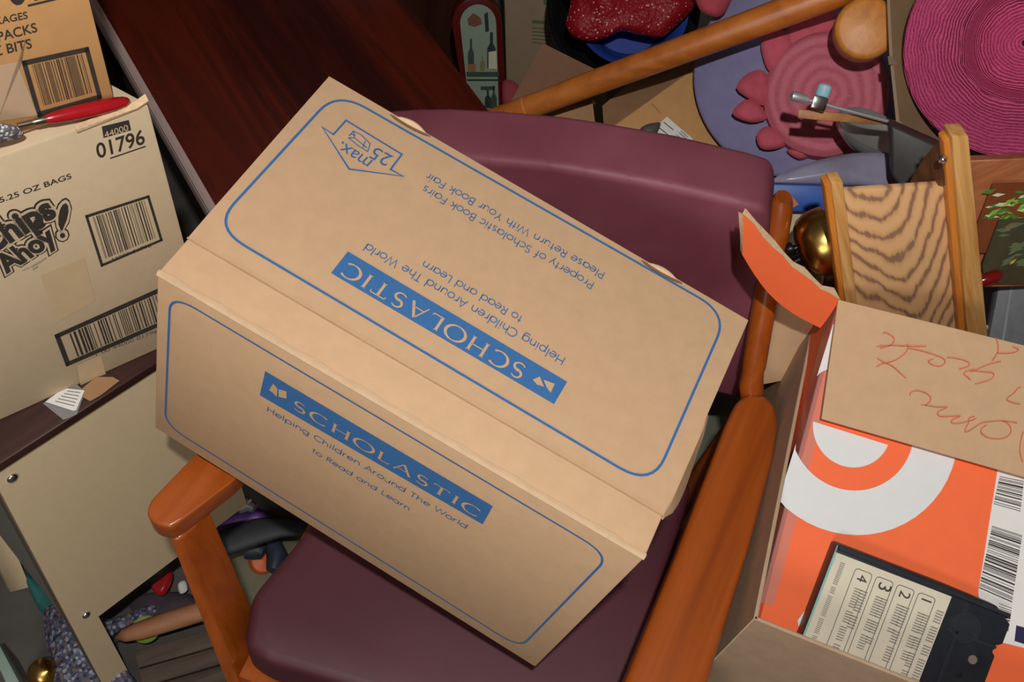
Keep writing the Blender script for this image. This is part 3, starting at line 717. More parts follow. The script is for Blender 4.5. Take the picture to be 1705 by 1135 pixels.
# near flap: folded down over the printed front, plain inside with red handwriting
fP = TL+gn*.010; fn = (gn-gy*.08).normalized()
q0, q1 = pl(1396, 499, fP, fn), pl(1705, 575, fP, fn); q2 = pl(1368, 697, fP, fn); q3 = pl(1705, 794, fP, fn)
k = W_/(q1-q0).length; q1 = q0+(q1-q0)*k; q3 = q2+(q3-q2)*k
mb = MB(); n = 8
g = [[lerp(lerp(q0, q1, i/n), lerp(q2, q3, i/n), j/5)+fn*(.0007*math.sin(math.pi*i/n)*(j/5)) for i in range(n+1)] for j in range(6)]
mb.sheet(g, .004, 0, 2, 3)
if fn.dot((g[0][1]-g[0][0]).cross(g[1][0]-g[0][0])) > 0: pass
f = Face(mb, fP+fn*.0012, fn, .001)
s4 = 265/1157
def Z(*p): return [(1440+x*s4, 540+y*s4) for x, y in p]
for P in (Z((130, 65), (180, 75), (212, 105), (200, 140), (160, 160), (98, 166)), Z((98, 162), (190, 152), (300, 158), (450, 160)), Z((290, 155), (310, 170), (290, 210), (220, 260), (130, 285), (92, 298)), Z((95, 250), (130, 272), (200, 305), (250, 350), (290, 388)),
          Z((310, 175), (400, 190), (500, 220), (570, 250), (580, 280), (540, 305), (480, 290), (460, 265), (490, 240)), Z((595, 245), (680, 250), (750, 275), (755, 300), (720, 315), (665, 320)),
          Z((800, 335), (900, 290), (990, 270)), Z((800, 330), (720, 350), (740, 380), (775, 400)), Z((765, 345), (860, 345), (930, 355), (925, 390), (870, 415), (780, 428)),
          Z((945, 105), (965, 150), (960, 210), (915, 262)), Z((960, 205), (1060, 208), (1115, 185), (1050, 160)), Z((1130, 458), (1080, 500), (1030, 550), (1150, 575)),
          Z((330, 515), (340, 490), (390, 482), (450, 505), (478, 540), (460, 570), (420, 585)), Z((420, 585), (520, 600), (595, 602), (540, 630), (525, 650), (560, 670), (690, 665), (640, 690), (625, 712), (660, 720), (720, 710), (795, 668)),
          Z((795, 668), (750, 720), (725, 770), (740, 780), (800, 745), (850, 715), (920, 705), (1000, 700), (1105, 716)), Z((1000, 702), (1055, 745), (1050, 800), (990, 830), (900, 825), (845, 790), (850, 755), (900, 725)), Z((1150, 790), (1130, 850), (1125, 930), (1150, 1000))):
    f.line(dense(P, 4)[:-4] if len(P) > 2 else P, .0011, 1)
mb.build('flap', [kraft, red_pen, orange, kedge], og)
# left flap: bent outwards, torn along its upper edge
h0, h1 = TL+gy*.0+gn*.002, on(1366, 546, .772)
t0_, t1_ = on(1237, 354, .935), on(1236, 424, .885)
mb = MB(); g = []
for i in range(11):
    t = i/10; bow = math.sin(math.pi*t)
    a = lerp(h0, t0_, t)+V((0, 0, -.010))*bow; c = lerp(h1, t1_, t)+V((0, 0, -.013))*bow+V((-.004, 0, 0))*bow
    jag = .0018*math.sin(i*2.3)
    g.append([lerp(a, c, j/4)+(V((0, 0, jag)) if j == 0 else V((0, 0, 0)))+gn*.003*math.sin(math.pi*j/4) for j in range(5)])
mb.sheet(g, .006, 0, 0, 1); oflap = mb.build('flap', [orange, kedge], og)
mb = MB(); mb.sheet([[r_[0], r_[0]+V((.003, .006, .005))*(.62+.22*math.sin(i*1.9))*(1 if i else .15)] for i, r_ in enumerate(g)], .0012); mb.build('torn_edge', kedge, oflap)
# clear tape down the corner
mb = MB(); f = Face(mb, TL, gn, .0011)
def cp(t, s): return lerp(TL, BL, t)+gx*s
mb.add([cp(.02, .014)+gn*.001, cp(.98, .014)+gn*.001, cp(.98, -.0012)+gn*.0012, cp(.02, -.0012)+gn*.0012], [[0, 1, 2, 3]])
mb.add([cp(.02, -.0012)+gn*.001, cp(.98, -.0012)+gn*.001, cp(.98, -.0012)-gn*.03, cp(.02, -.0012)-gn*.03], [[0, 1, 2, 3]])
mb.build('tape', clear('clear_tape_grey', '#b9b4ae', .3, .12), og)
# barcode sticker
mb = MB(); f = Face(mb, TL, gn, .0012)
Bq = [f.w(p) for p in ((1662, 770), (1628, 985), (1640, 1062), (1705, 1078), (1725, 1084), (1800, 830), (1740, 800))]
mb.add(Bq, [list(range(len(Bq)))], 0)
f.e = .0018
f.barcode([(1664, 790), (1704, 798), (1698, 851), (1653, 838)], 1, 0, None, 17, 4, 0, 1, 0, 1, True, .6)
f.barcode([(1651, 874), (1701, 890), (1684, 1002), (1629, 978)], 1, 0, None, 40, 9, 0, 1, 0, 1, True, .6)
f.barcode([(1662, 1002), (1684, 1010), (1678, 1050), (1662, 1044)], 1, 0, None, 14, 10, 0, 1, 0, 1, True, .6)
f.poly([(1691, 1040), (1735, 1052), (1726, 1078), (1688, 1066)], 2)
mb.build('label', [white_paper, black_ink, M('navy_ink', '#25254a', .6)], og)['label'] = 'white barcode sticker'

# tape cartridge stuck between the two cartons
ct = thing('tape_cartridge', pl(1500, 1030, TL+gn*.01, gn), 'dark plastic tape cartridge with worn numbered cream label, tucked against the orange carton front', 'cartridge')
cP0 = TL+gn*.024; cnn = (gn+gx*.03).normalized()
def cx(u, v): return pl(u, v, cP0, cnn)
K0, K1 = cx(1393, 906), cx(1690, 1020); kx = (K1-K0).normalized(); ky = cnn.cross(kx)
if ky.dot(gy) < 0: ky = -ky
KL = (K1-K0).length; KW = KL*.66
def kk_(a, c): return K0+kx*KL*a+ky*KW*c
plast = M('black_plastic', '#23272e', .4, var=.2, scale=60, spec=.5)
mb = MB(); sh = [kk_(*p) for p in ((0, .0), (.015, -.012), (.6, -.012), (.9, .0), (1, .10), (1, .27), (.965, .30), (.965, .36), (.985, .38), (.985, 1), (0, 1))]
mb.prism([p-cnn*.021 for p in sh], cnn*.021, 0, .0018, 2)
mb.prism([kk_(*p) for p in ((.01, -.012), (.98, .02), (.98, .055), (.01, .035))], cnn*.003, 0, .001, 1)
for (a0, a1, b0, b1) in ((.70, .97, .30, .325), (.74, .76, .06, .9)):
    mb.prism([kk_(a0, b0), kk_(a1, b0), kk_(a1, b1), kk_(a0, b1)], cnn*.0015, 0)
mb.lathe(kk_(.78, .25), cnn, [(.016, 0), (.016, .0012), (.014, .0012), (.014, .0002), (0, .0002)], 24, 0)
mb.lathe(kk_(.88, .47), cnn, [(.005, .0002), (.0045, .001), (0, .0012)], 10, 1); mb.lathe(kk_(.84, .62), cnn, [(.004, .0002), (0, .0008)], 8, 2)
mb.build('shell', [plast, M('worn_scuff', '#7d7160', .7), M('black_hole', '#0b0b0d', .8)], ct)
mb = MB(); lb = [kk_(*p) for p in ((.004, .06), (.66, .06), (.655, .995), (.002, .995))]
mb.add([p+cnn*.0008 for p in lb], [[0, 1, 2, 3]], 0)
mb.add([p+cnn*.001 for p in [kk_(.003, .06), kk_(.016, .06), kk_(.014, .995), kk_(.002, .995)]], [[0, 1, 2, 3]], 2)
f = Face(mb, K0+cnn*.001, cnn, .0005)
def ktext(t, a, c0, c1, bold=True, m=1):
    v2, f2, x0, x1 = font_text(t); ex_ = (kk_(a, c1)-kk_(a, c0))/(x1-x0); ey_ = cnn.cross(ex_); 
    mb.add([kk_(a, c0)+cnn*.0016+ex_*(x-x0)+ey_*y for x, y in v2], f2, m)
for i, num in enumerate('1234'):
    a1 = .585-i*.118; a0 = a1-.095
    P = []
    for (a, c, sgn) in ((a0, .12, 0), (a1, .12, 1), (a1, .97, 2), (a0, .97, 3)): P.append(kk_(a, c))
    R8 = []
    for j in range(4):
        u_ = (P[j-1]-P[j]).normalized()*.003; w_ = (P[(j+1) % 4]-P[j]).normalized()*.003
        R8 += [P[j]+u_, P[j]+(u_+w_)*.3, P[j]+w_]
    f.line3([p+cnn*.0015 for p in R8], .0006, 1, True)
    ktext(num, a0+.025, .155, .155+(.012 if num == '1' else .055))
    ws = [['BEGINNING THE GUIDE TIMES', 'SAY IT OVER  PART I'], ['DAYS OF ALL THE DREAMS', 'SUMMER WALK'], ['EVERYONE GOES HOME', 'ANOTHER TIME  PART II'], ['BELL TOWER LANE', 'COME AWAY WITH THE RIVER']][i]
    for j, t in enumerate(ws): ktext('IIIIIIII IIIII IIIIII IIIIIIII'[:len(t)], a0+.062-.03*j, .27, .27+.021*len(t), m=3)
ktext('IIIII IIIIII IIII IIIIIIII', .61, .2, .78, m=3); ktext('IIIIIIIIIIIII IIII IIIIIIIIIIII IIIIIIIII IIIIII IIII', .05, .12, .9, m=3)
mb.build('label', [M('aged_label', '#d6cdb6', .55, var=.06, scale=30, spec=.4), M('label_ink', '#3d3a3a', .7), M('teal_stripe', '#8fb9ae', .6), M('faint_print', '#857f75', .7)], ct)['label'] = 'worn cream paper label'

# ================================================================== OAK CASE STANDING IN THE ORANGE CARTON
oP = on(1400, 505, .765); on_ = V((.12, -.97, .16)).normalized()
def ok(u, v, fwd=0): return pl(u, v, oP+on_*fwd, on_)
oz = (UP-on_*on_.dot(UP)).normalized(); oz = (ok(1578, 240)-ok(1632, 556)).normalized(); oxx = oz.cross(on_)*-1
if oxx.x < 0: oxx = -oxx
def oakmat():
    m, nt, b = base_mat('oak_panel', .38, 0, .45)
    b.inputs['Coat Weight'].default_value = .15; b.inputs['Coat Roughness'].default_value = .25
    pc = ok(1506, 470)
    def dot(a, k_):
        g = nt.nodes.new('ShaderNodeNewGeometry'); sb = nt.nodes.new('ShaderNodeVectorMath'); sb.operation = 'SUBTRACT'; sb.inputs[1].default_value = pc
        nt.links.new(g.outputs['Position'], sb.inputs[0]); d = nt.nodes.new('ShaderNodeVectorMath'); d.operation = 'DOT_PRODUCT'; d.inputs[1].default_value = a*k_
        nt.links.new(sb.outputs[0], d.inputs[0]); return d.outputs['Value']
    def ma(op, a, c, d=None):
        n = nt.nodes.new('ShaderNodeMath'); n.operation = op
        for i, x in enumerate((a, c, d)):
            if x is None: continue
            if isinstance(x, (int, float)): n.inputs[i].default_value = x
            else: nt.links.new(x, n.inputs[i])
        return n.outputs[0]
    x = dot(oxx, 1); y = dot(oz, 1)
    ax = ma('SQRT', ma('ADD', ma('MULTIPLY', x, x), 0.00022), 0)
    wob = nz(nt, coords(nt, (oxx, oz, on_), (1, .35, 1)), 26, 3)
    ph = ma('ADD', ma('SUBTRACT', ma('MULTIPLY', y, .55), ma('MULTIPLY', ax, 1.25)), ma('MULTIPLY', wob, .04))
    s_ = ma('SINE', ma('MULTIPLY', ph, 330), 0)
    fib = nz(nt, coords(nt, (oxx, oz, on_), (1, .05, 1)), 420, 3)
    h = ma('ADD', ma('MULTIPLY', s_, .34), ma('MULTIPLY', fib, .42))
    nt.links.new(ramp(nt, h, [(.0, lin('#e0b07c')), (.38, lin('#d0a06c')), (.53, lin('#97705a'))]), b.inputs['Base Color'])
    bump(nt, b, h, .05); return m
oak = oakmat()
oakp = wood('oak_plain', ['#b57a3c', '#cf9a58', '#dcae70'], oz, oxx, on_, .4, 130, .05, .5, .45, .15)
oakd = wood('oak_dark', ['#54331c', '#6b4527', '#7b5232'], oz, oxx, on_, .45, 130, .05, .5)
oco = wood('oak_orange', ['#b2661f', '#cb7d2f', '#d58c3e'], oz, oxx, on_, .35, 100, .05, .5)
oa = thing('oak_case', ok(1500, 540), 'oak case with curved grain panel and brass bell standing in the orange carton', 'case')
dn_ = -oz*.13
def board(u0, v0, u1, v1, fw, th, mats, name, bev=.0012):
    a, c = ok(u0, v0, fw), ok(u1, v1, fw); m = MB(); m.prism([a, c, c+dn_*1+(c-c), a+dn_], -on_*th, 0, bev, 2); return m
P0, P1 = ok(1385, 314), ok(1585, 306)
low = -oz*.24
def brd(uL, vL, uR, vR, uR2, vR2, uL2, vL2, fw, th, mat, name, bev=.0012):
    q = [ok(uL, vL, fw), ok(uR, vR, fw), ok(uR2, vR2, fw), ok(uL2, vL2, fw)]
    m = MB(); m.prism([q[0], q[1], lerp(q[1], q[2], 1.25), lerp(q[0], q[3], 1.25)], -on_*th, 0, bev, 2); return m.build(name, mat, oa)
brd(1396, 320, 1582, 308, 1606, 560, 1426, 516, 0, .008, oak, 'panel')
brd(1384, 305, 1404, 303, 1428, 512, 1408, 506, .006, .016, oakp, 'stile')
brd(1373, 309, 1385, 304, 1409, 506, 1398, 500, .002, .014, oco, 'stile')
brd(1585, 228, 1613, 227, 1645, 562, 1611, 555, .020, .02, oakp, 'corner_board')
brd(1571, 236, 1585, 229, 1612, 556, 1597, 552, .012, .014, oco, 'corner_board')
mb = MB(); mb.prism([ok(1572, 240, .008), ok(1574, 310, .008), ok(1520, 312, -.03), ok(1545, 272, -.03)], -on_*.01, 0, .001, 1); mb.build('side_panel', oakd, oa)
mb = MB(); mb.lathe(ok(1570, 264, .0125), (oxx*-.7+on_).normalized(), [(.0045, 0), (.0045, .002), (.003, .004), (0, .0045)], 14); mb.build('screw', steel, oa)
brass = M('brass', '#c09a52', .27, 1, .2, 40)
bcn = ok(1388, 396, -.050); axb = -oxx
mb = MB(); mb.lathe(bcn, axb, [(.0, -.002), (.037, 0), (.038, .002), (.038, .012), (.0365, .022), (.033, .030), (.026, .036), (.014, .0395), (0, .040)], 40); mb.build('bell', brass, oa, 60)
mb = MB(); mb.tube([bcn+axb*.038+oz*.008, bcn+axb*.05+oz*.008], .004, 10); mb.tube([bcn+axb*.036-oz*.012, bcn+axb*.052-oz*.014], .0055, 10); mb.lathe(bcn+axb*.048+oz*.01, axb, [(0, -.006), (.007, -.004), (.008, 0), (.006, .005), (0, .006)], 14)
mb.build('bell_mount', M('black_metal', '#1d1d20', .35, .6), oa)

# ------------------------------------------------------------------ right edge: board, pictures, slab
bP = dep(1660, 300, 1.14); bnn = V((.05, -.9, .43)).normalized()
def bd(u, v, k_=0): return pl(u, v, bP+bnn*k_, bnn)
def flatthing(pts, ext, mat, name, label, cat, bev=.001, fn=bd, k_=0):
    m = MB(); m.prism([fn(*p, k_) for p in pts], ext, 0, bev, 1); o = m.build(name, mat, None); return tag(o, label, cat)
flatthing([(1600, 268), (1860, 258), (1880, 470), (1600, 480)], -bnn*.014, wood('red_brown_board', ['#8f5230', '#a8663f', '#b4744b'], oxx, oz, on_, .45, 110, .04, .5), 'wooden_board', 'red-brown wooden board behind the oak case under the magenta hat', 'board')
def photomat(name, base, cols, scale, thr):
    return speckle(name, base, cols, scale, thr, .22, .5)
for k_, pts, mt, lab in ((.006, [(1626, 372), (1652, 305), (1840, 298), (1850, 420), (1626, 420)], M('plant_print', '#7d4226', .22, var=.3, scale=14), 'glossy picture of green stems on a rust background, upper of two behind the oak case'),
                          (.012, [(1634, 440), (1662, 366), (1840, 352), (1850, 470), (1638, 470)], M('leaf_print', '#46402f', .22, var=.35, scale=16), 'dark glossy picture of leaves overlapping the green stems picture')):
    m = MB(); m.prism([bd(*q, k_) for q in pts], bnn*.002, 0); f = Face(m, bP+bnn*(k_+.002), bnn, .0005); r = random.Random(int(k_*1000))
    gl = [M('leaf_green', '#7fae45', .3), M('leaf_pale', '#c3d2a0', .3), M('leaf_dark', '#4f7a33', .3)] if k_ < .01 else [M('leaf_dusk', '#5b6a48', .3), M('leaf_tan', '#83664a', .3), M('leaf_gold', '#c0a34c', .3)]
    for i in range(60 if k_ < .01 else 22):
        if k_ < .01: u, v, a, L = r.uniform(1632, 1730), r.gauss(348, 15), r.uniform(-.6, .3), r.uniform(12, 26)
        else: u, v, a, L = r.uniform(1655, 1720), r.uniform(378, 450), r.uniform(-.7, .1), r.uniform(16, 40)
        mi = r.choice((1, 1, 2, 3, 3)) if k_ < .01 else r.choice((1, 1, 1, 2, 2, 3 if u < 1680 else 1))
        d = (math.cos(a)*L, math.sin(a)*L); n_ = (-math.sin(a)*L*.13, math.cos(a)*L*.13)
        f.poly([(u, v), (u+d[0]*.4+n_[0], v+d[1]*.4+n_[1]), (u+d[0], v+d[1]), (u+d[0]*.4-n_[0], v+d[1]*.4-n_[1])], mi, 1+i*.05)
    o = m.build('picture', [mt]+gl); tag(o, lab, 'picture', 'glossy pictures behind the oak case')
mb = MB(); p0_, p1_ = bd(1626, 470, .018), bd(1668, 456, .018); mb.tube([p0_, lerp(p0_, p1_, .2), lerp(p0_, p1_, .8), p1_], [.004, .007, .007, .003], 14); o = mb.build('ornament', M('red_gloss', '#6d0f0d', .15, spec=.6)); tag(o, 'glossy dark red rod below the leaf picture', 'ornament')
sP = dep(1680, 500, 1.26); sn = V((-.2, -.7, .68)).normalized()
def sd(u, v, k_=0): return pl(u, v, sP+sn*k_, sn)
slabm = M('slate_plastic', '#6a6d70', .5, var=.12, scale=90, spec=.4)
sl = thing('plastic_case', sP, 'flat dark grey plastic case standing behind the handwritten cardboard flap', 'case')
mb = MB(); mb.prism([sd(*p) for p in ((1671, 437), (1790, 450), (1790, 612), (1640, 596))], -sn*.02, 0, .002, 2); mb.build('shell', slabm, sl)
mb = MB(); mb.prism([sd(*p) for p in ((1686, 446), (1691, 446), (1667, 600), (1661, 600))], sn*.0015, 0, .0005, 1); mb.build('ridge', M('slate_light', '#84878a', .5), sl)
#PART3
# ================================================================== BEHIND THE CHAIR
dkw = wood('cabinet_wood', ['#33190e', '#48261a', '#5a3322'], UP, V((1, 0, 0)), V((0, 1, 0)), .4, 22, .05, .5)
CY_ = 1.78
cab = thing('cabinet', V((-.12, CY_+.1, FLOOR)), 'dark brown wooden cabinet behind the mahogany table and the book carton', 'cabinet')
mb = MB(); mb.box((-.50, CY_, FLOOR), V((.60, 0, 0)), V((0, .3, 0)), V((0, 0, 1.3)), 0, .004); mb.build('body', dkw, cab)
for x in (-.49, -.19):
    mb = MB(); mb.box((x, CY_-.016, FLOOR+.05), V((.28, 0, 0)), V((0, .016, 0)), V((0, 0, 1.2)), 0, .004)
    for a in (.03, .16): mb.box((x+a, CY_-.02, FLOOR+.1), V((.09, 0, 0)), V((0, .006, 0)), V((0, 0, 1.1)), 0, .003)
    mb.build('door', dkw, cab)
mb = MB(); k_ = pl(738, 124, V((0, CY_-.016, 0)), V((0, -1, 0))); mb.lathe(k_, V((0, -1, 0)), [(.005, 0), (.005, .008), (.010, .012), (.010, .018), (0, .022)], 16); mb.build('knob', M('glass_knob', '#7d7a98', .15, spec=.7), cab)

# arched wall plaque
qn = V((.05, -.95, .30)).normalized(); qP = dep(798, 100, 1.93)
def qq(u, v, k=0): return pl(u, v, qP+qn*k, qn)
def arch(x0, x1, x2, x3, yt, yb, grow=0):
    # outline from the lower left up, over the arch and down again
    pts = [(x2, yb), (x0, yt)]; cxm = (x0+x1)/2; r = (x1-x0)/2
    pts = [(x2, yb)]+[(cxm-r*math.cos(math.radians(a)), yt-r*1.05*math.sin(math.radians(a))) for a in range(0, 181, 15)]+[(x3, yb)]
    return pts
pq = thing('arched_plaque', qP, 'arched dark red framed plaque with painted bottles on shelves, standing behind the armchair', 'plaque')
mb = MB(); mb.prism([qq(*p) for p in arch(752, 836, 783, 846, 40, 235)], -qn*.03, 0, .003); mb.build('frame', M('dark_red_frame', '#5a1512', .35, var=.15), pq)
mb = MB(); f = Face(mb, qP, qn, .002)
f.poly(arch(766, 826, 786, 832, 38, 225), 0)
f.poly([(776, 118), (830, 118), (831, 126), (777, 126)], 1, 2); f.poly([(777, 130), (832, 130), (832, 133), (777, 133)], 2, 2)
for (x, y, h, wd, m) in ((784, 115, 52, 5, 1), (818, 112, 60, 7, 2), (803, 116, 24, 4, 5), (812, 178, 30, 5, 2), (822, 185, 44, 5, 1), (794, 200, 34, 6, 3)):
    f.poly([(x-wd, y), (x-wd, y-h*.55), (x-wd*.35, y-h*.7), (x-wd*.35, y-h), (x+wd*.35, y-h), (x+wd*.35, y-h*.7), (x+wd, y-h*.55), (x+wd, y)], m, 2)
f.poly([(813, 112), (813, 84), (826, 82), (827, 112)], 4, 3); f.poly([(779, 116), (779, 104), (792, 104), (792, 116)], 3, 3)
f.poly([(778+8*0, 30), (788, 20), (800, 28), (802, 38), (790, 43), (780, 40)], 6, 2); f.poly([(800, 142), (824, 142), (824, 148), (800, 148)], 1, 2); f.poly([(786, 186), (800, 184), (801, 200), (788, 200)], 3, 2)
f.poly([(806, 22), (812, 18), (814, 50), (808, 52)], 2, 2)
mb.build('picture', [M('pale_green_paint', '#8b9a86', .55, var=.06), M('dark_green_paint', '#3c4a40', .6), M('slate_paint', '#2d3438', .6), M('ochre_paint', '#9a6a3a', .6), M('cream_paint', '#c9c7a8', .6), M('olive_paint', '#7e7c4e', .6), M('rust_paint', '#7a4a3c', .6)], pq)

# pale carton with green print
gn_ = V((.0, -.97, .25)).normalized(); gP = dep(890, 100, 1.98)
def gg(u, v): return pl(u, v, gP, gn_)
gc = thing('storage_carton', gP, 'pale brown carton with faint green print behind the wooden pole', 'carton')
mb = MB(); q = [gg(*p) for p in ((846, 250), (1010, 250), (1010, -60), (838, -60))]; mb.prism(q, -gn_*.22, 0, .003)
f = Face(mb, gP, gn_, .001)
f.line([(905, 18), (990, 22)], .002, 2); f.poly([(905, -4), (985, -2), (985, 9), (905, 7)], 1)
for i in range(5): f.line([(886, 46+i*6), (928-3*i, 49+i*6)], .002, 1)
f.poly([(886, 33), (930, 36), (930, 41), (886, 38)], 1)
mb.build('body', [M('dim_cardboard', '#8f7a62', .8, var=.08, scale=30), M('green_ink', '#55614a', .7), kraftd], gc)
o = pillow(dense([(838, 135), (862, 140), (866, 172), (850, 192), (838, 180)]), 1.95, .015, thin=1.2).build('cloth', M('faded_pink', '#9a3f48', .8, var=.15), None, 60)
tag(o, 'faded pink cloth wedged between the arched plaque and the brown open carton', 'cloth')

# brown carton with a raised flap
hb = thing('open_carton', dep(930, 200, 1.66), 'brown carton with a raised flap under the wooden pole, left of the shipping label', 'carton')
hn = V((-.05, -.75, .66)).normalized(); hP = dep(930, 190, 1.62)
def hh(u, v, k=0): return pl(u, v, hP+hn*k, hn)
mb = MB(); mb.prism([hh(*p) for p in ((842, 186), (985, 150), (998, 262), (860, 262))], -hn*.10, 0, .002); mb.build('body', kraftd, hb)
mb = MB(); q = [dep(842, 184, 1.61), dep(904, 72, 1.60), dep(992, 116, 1.60), dep(985, 170, 1.615)]
g = [[lerp(lerp(q[0], q[1], j/4), lerp(q[3], q[2], j/4), i/4) for j in range(5)] for i in range(5)]
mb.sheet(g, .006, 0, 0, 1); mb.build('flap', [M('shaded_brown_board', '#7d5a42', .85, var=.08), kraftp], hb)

# carton with shipping label
sc_ = thing('shipping_carton', dep(1090, 200, 1.5), 'tan carton with a white shipping label between the chair back and the lavender hat', 'carton')
s0 = [dep(1006, 220, 1.58), dep(1158, 112, 1.62), None, dep(1060, 330, 1.56)]
sn_ = (s0[1]-s0[0]).cross(s0[3]-s0[0]).normalized(); s0[2] = pl(1215, 285, s0[0], sn_)
if sn_.dot(CAM-s0[0]) < 0: sn_ = -sn_
bk_ = -sn_*.16
mb = MB(); mb.hexa([s0[0], s0[1], s0[2], s0[3]], [p+bk_ for p in s0], 0, .003)
f = Face(mb, s0[0], sn_, .001); f.line([(1085, 172), (1100, 190)], .0015, 1)
mb.build('body', [kraft3, kraftd], sc_)
u0 = [dep(1003, 176, 1.62), dep(1060, 128, 1.66), dep(1160, 85, 1.70)]
mb = MB(); g = [[s0[0], lerp(s0[0], u0[0], .5), u0[0]], [lerp(s0[0], s0[1], .4), lerp(lerp(s0[0], s0[1], .4), u0[1], .5), u0[1]], [s0[1], lerp(s0[1], u0[2], .5), u0[2]]]
mb.sheet(g, .004); mb.build('flap', kraftd, sc_)
mb = MB(); f = Face(mb, s0[0], sn_, .002); f.poly([(1110, 195), (1153, 232), (1118, 268), (1055, 246)], 0)
f.barcode([(1134, 218), (1146, 229), (1117, 247), (1106, 240)], 1, 0, None, 12, 3, 0, 1, 0, 1, True)
for i in range(4): f.line([(1104-i*9, 205+i*8), (1120-i*9, 218+i*8)], .0014, 2, k=2)
mb.build('label', [white_paper, black_ink, grey_ink], sc_)['label'] = 'white shipping label with barcode'
o = pillow(dense([(1056, 236), (1068, 212), (1090, 204), (1100, 208), (1080, 240)]), 1.55, .008).build('plastic_bag', M('dark_grey_film', '#55564f', .35, var=.2), None, 60)
tag(o, 'crumpled dark grey film beside the white shipping label', 'bag')

# black tub, blue basin and red sequinned cloth
bn2 = (V((-.1, -.55, .83))).normalized()
tb_ = thing('black_tub', dep(1035, 20, 1.70), 'black tub under the blue basin and red sequinned cloth', 'tub')
mb = MB(); mb.lathe(dep(1038, 12, 1.70), bn2, [(0, -.07), (.08, -.07), (.10, -.05), (.118, 0), (.121, .002), (.121, -.004), (.112, -.01)], 40); mb.build('shell', M('black_rubber', '#141416', .45, var=.2), tb_)
mb = MB(); mb.lathe(dep(1052, 14, 1.64), bn2, [(0, -.055), (.055, -.055), (.07, -.02), (.084, 0), (.087, .001), (.087, -.003), (.083, -.004)], 40)
o = mb.build('basin', M('blue_plastic', '#27408f', .3, var=.06, spec=.5)); tag(o, 'blue plastic basin under red sequinned cloth, standing in the black tub', 'basin')
seq = speckle('red_sequins', '#860a17', ['#d8a4a4', '#a01824', '#cf9494', '#90101c', '#a82430'], 200, .27, .5, .3)
m = pillow(dense([(935, -60), (950, 0), (942, 40), (958, 62), (985, 68), (1012, 62), (1035, 52), (1065, 58), (1100, 62), (1120, 48), (1150, 20), (1168, -10), (1170, -70)], 3), 1.61, .035, 10, .016, 26)
o = m.build('sequin_cloth', seq, None, 70); tag(o, 'bunched red cloth with white sequins heaped over the blue basin', 'cloth')
o = pillow(dense([(1158, -30), (1160, 5), (1172, 22), (1196, 28), (1212, 12), (1222, -30)]), 1.53, .018).build('fabric_flower', M('rose_felt', '#b04450', .85, var=.15, bmp=.2), None, 60); tag(o, 'rose pink fabric flower beside the red sequinned cloth', 'flower')

# wooden pole
pw = wood('pole_wood', ['#a4561c', '#bd6a27', '#c97731'], (dep(1400, -5, 1.40)-dep(800, 205, 1.58)).normalized(), UP, V((.4, -.9, 0)), .4, 40, .04, .5)
po = thing('wooden_pole', dep(1100, 100, 1.5), 'long round orange-brown wooden pole slanting over the cartons and the lavender hat', 'pole')
pa0, pa1 = dep(770, 219, 1.60), dep(1460, -37, 1.38)
mb = MB(); P = [lerp(pa0, pa1, t) for t in (0, .1, .2, .4, .6, .8, 1)]; mb.tube(P, [.0165, .0168, .017, .0178, .0188, .0198, .0205], 24); mb.build('shaft', pw, po)
mb = MB(); t = .175; mb.tube([lerp(pa0, pa1, t-.002), lerp(pa0, pa1, t+.002)], .0174, 24); mb.build('ring', M('pale_wood_ring', '#d08a4c', .5), po)

# lavender hat with pink crown and leaves
hx = (CAM-dep(1340, 120, 1.52)).normalized(); ha = (hx+V((.0, .25, .10))).normalized()
lav = M('lavender_felt', '#8682a6', .9, var=.1, scale=35, bmp=.25, spec=.15); pinkf = rings('pink_felt', '#b15362', '#cb6f7d', 62, .85, .35)
pinkl = M('pink_leaf_felt', '#c65a69', .9, var=.12, scale=60, bmp=.25, spec=.15)
la = thing('sun_hat', dep(1340, 120, 1.54), 'lavender wide-brimmed hat with dusty pink crown and pink leaves, behind the chrome rod', 'hat')
c0_ = dep(1337, 114, 1.53)
mb = MB(); mb.lathe(c0_, ha, [(.03, .012), (.08, .012), (.11, .008), (.135, .002), (.150, -.004), (.1535, -.006), (.154, -.009), (.151, -.011), (.11, .002), (.03, .006)], 72, 0, fn=lambda r, h, th: (r, h+.004*math.sin(3*th+.5)*(r/.15)**2)); mb.build('brim', lav, la, 60)
mb = MB(); mb.lathe(dep(1374, 158, 1.50), ha, [(.086, -.025), (.086, .0), (.0845, .008), (.080, .013), (.072, .014), (.062, .012), (.05, .0125), (.036, .011), (.02, .0115), (.002, .011)], 64, 0, fn=lambda r, h, th: (r*(1+.02*math.sin(2*th)), h)); mb.build('crown', pinkf, la, 60)
for pts in ([(1226, 146), (1245, 122), (1272, 118), (1287, 150), (1275, 176), (1250, 166)], [(1219, 189), (1240, 166), (1262, 172), (1278, 196), (1250, 204)], [(1266, 246), (1260, 224), (1280, 210), (1312, 236), (1290, 249)], [(1310, 250), (1340, 246), (1352, 258), (1330, 266)],
            [(1267, 66), (1288, 50), (1318, 56), (1322, 88), (1292, 120), (1275, 110)], [(1310, 52), (1350, 28), (1402, 10), (1412, 70), (1350, 84), (1318, 100)]):
    pillow(dense(pts, 3), 1.515, .012, 5, .004, 60).build('leaf', pinkl, la, 60)

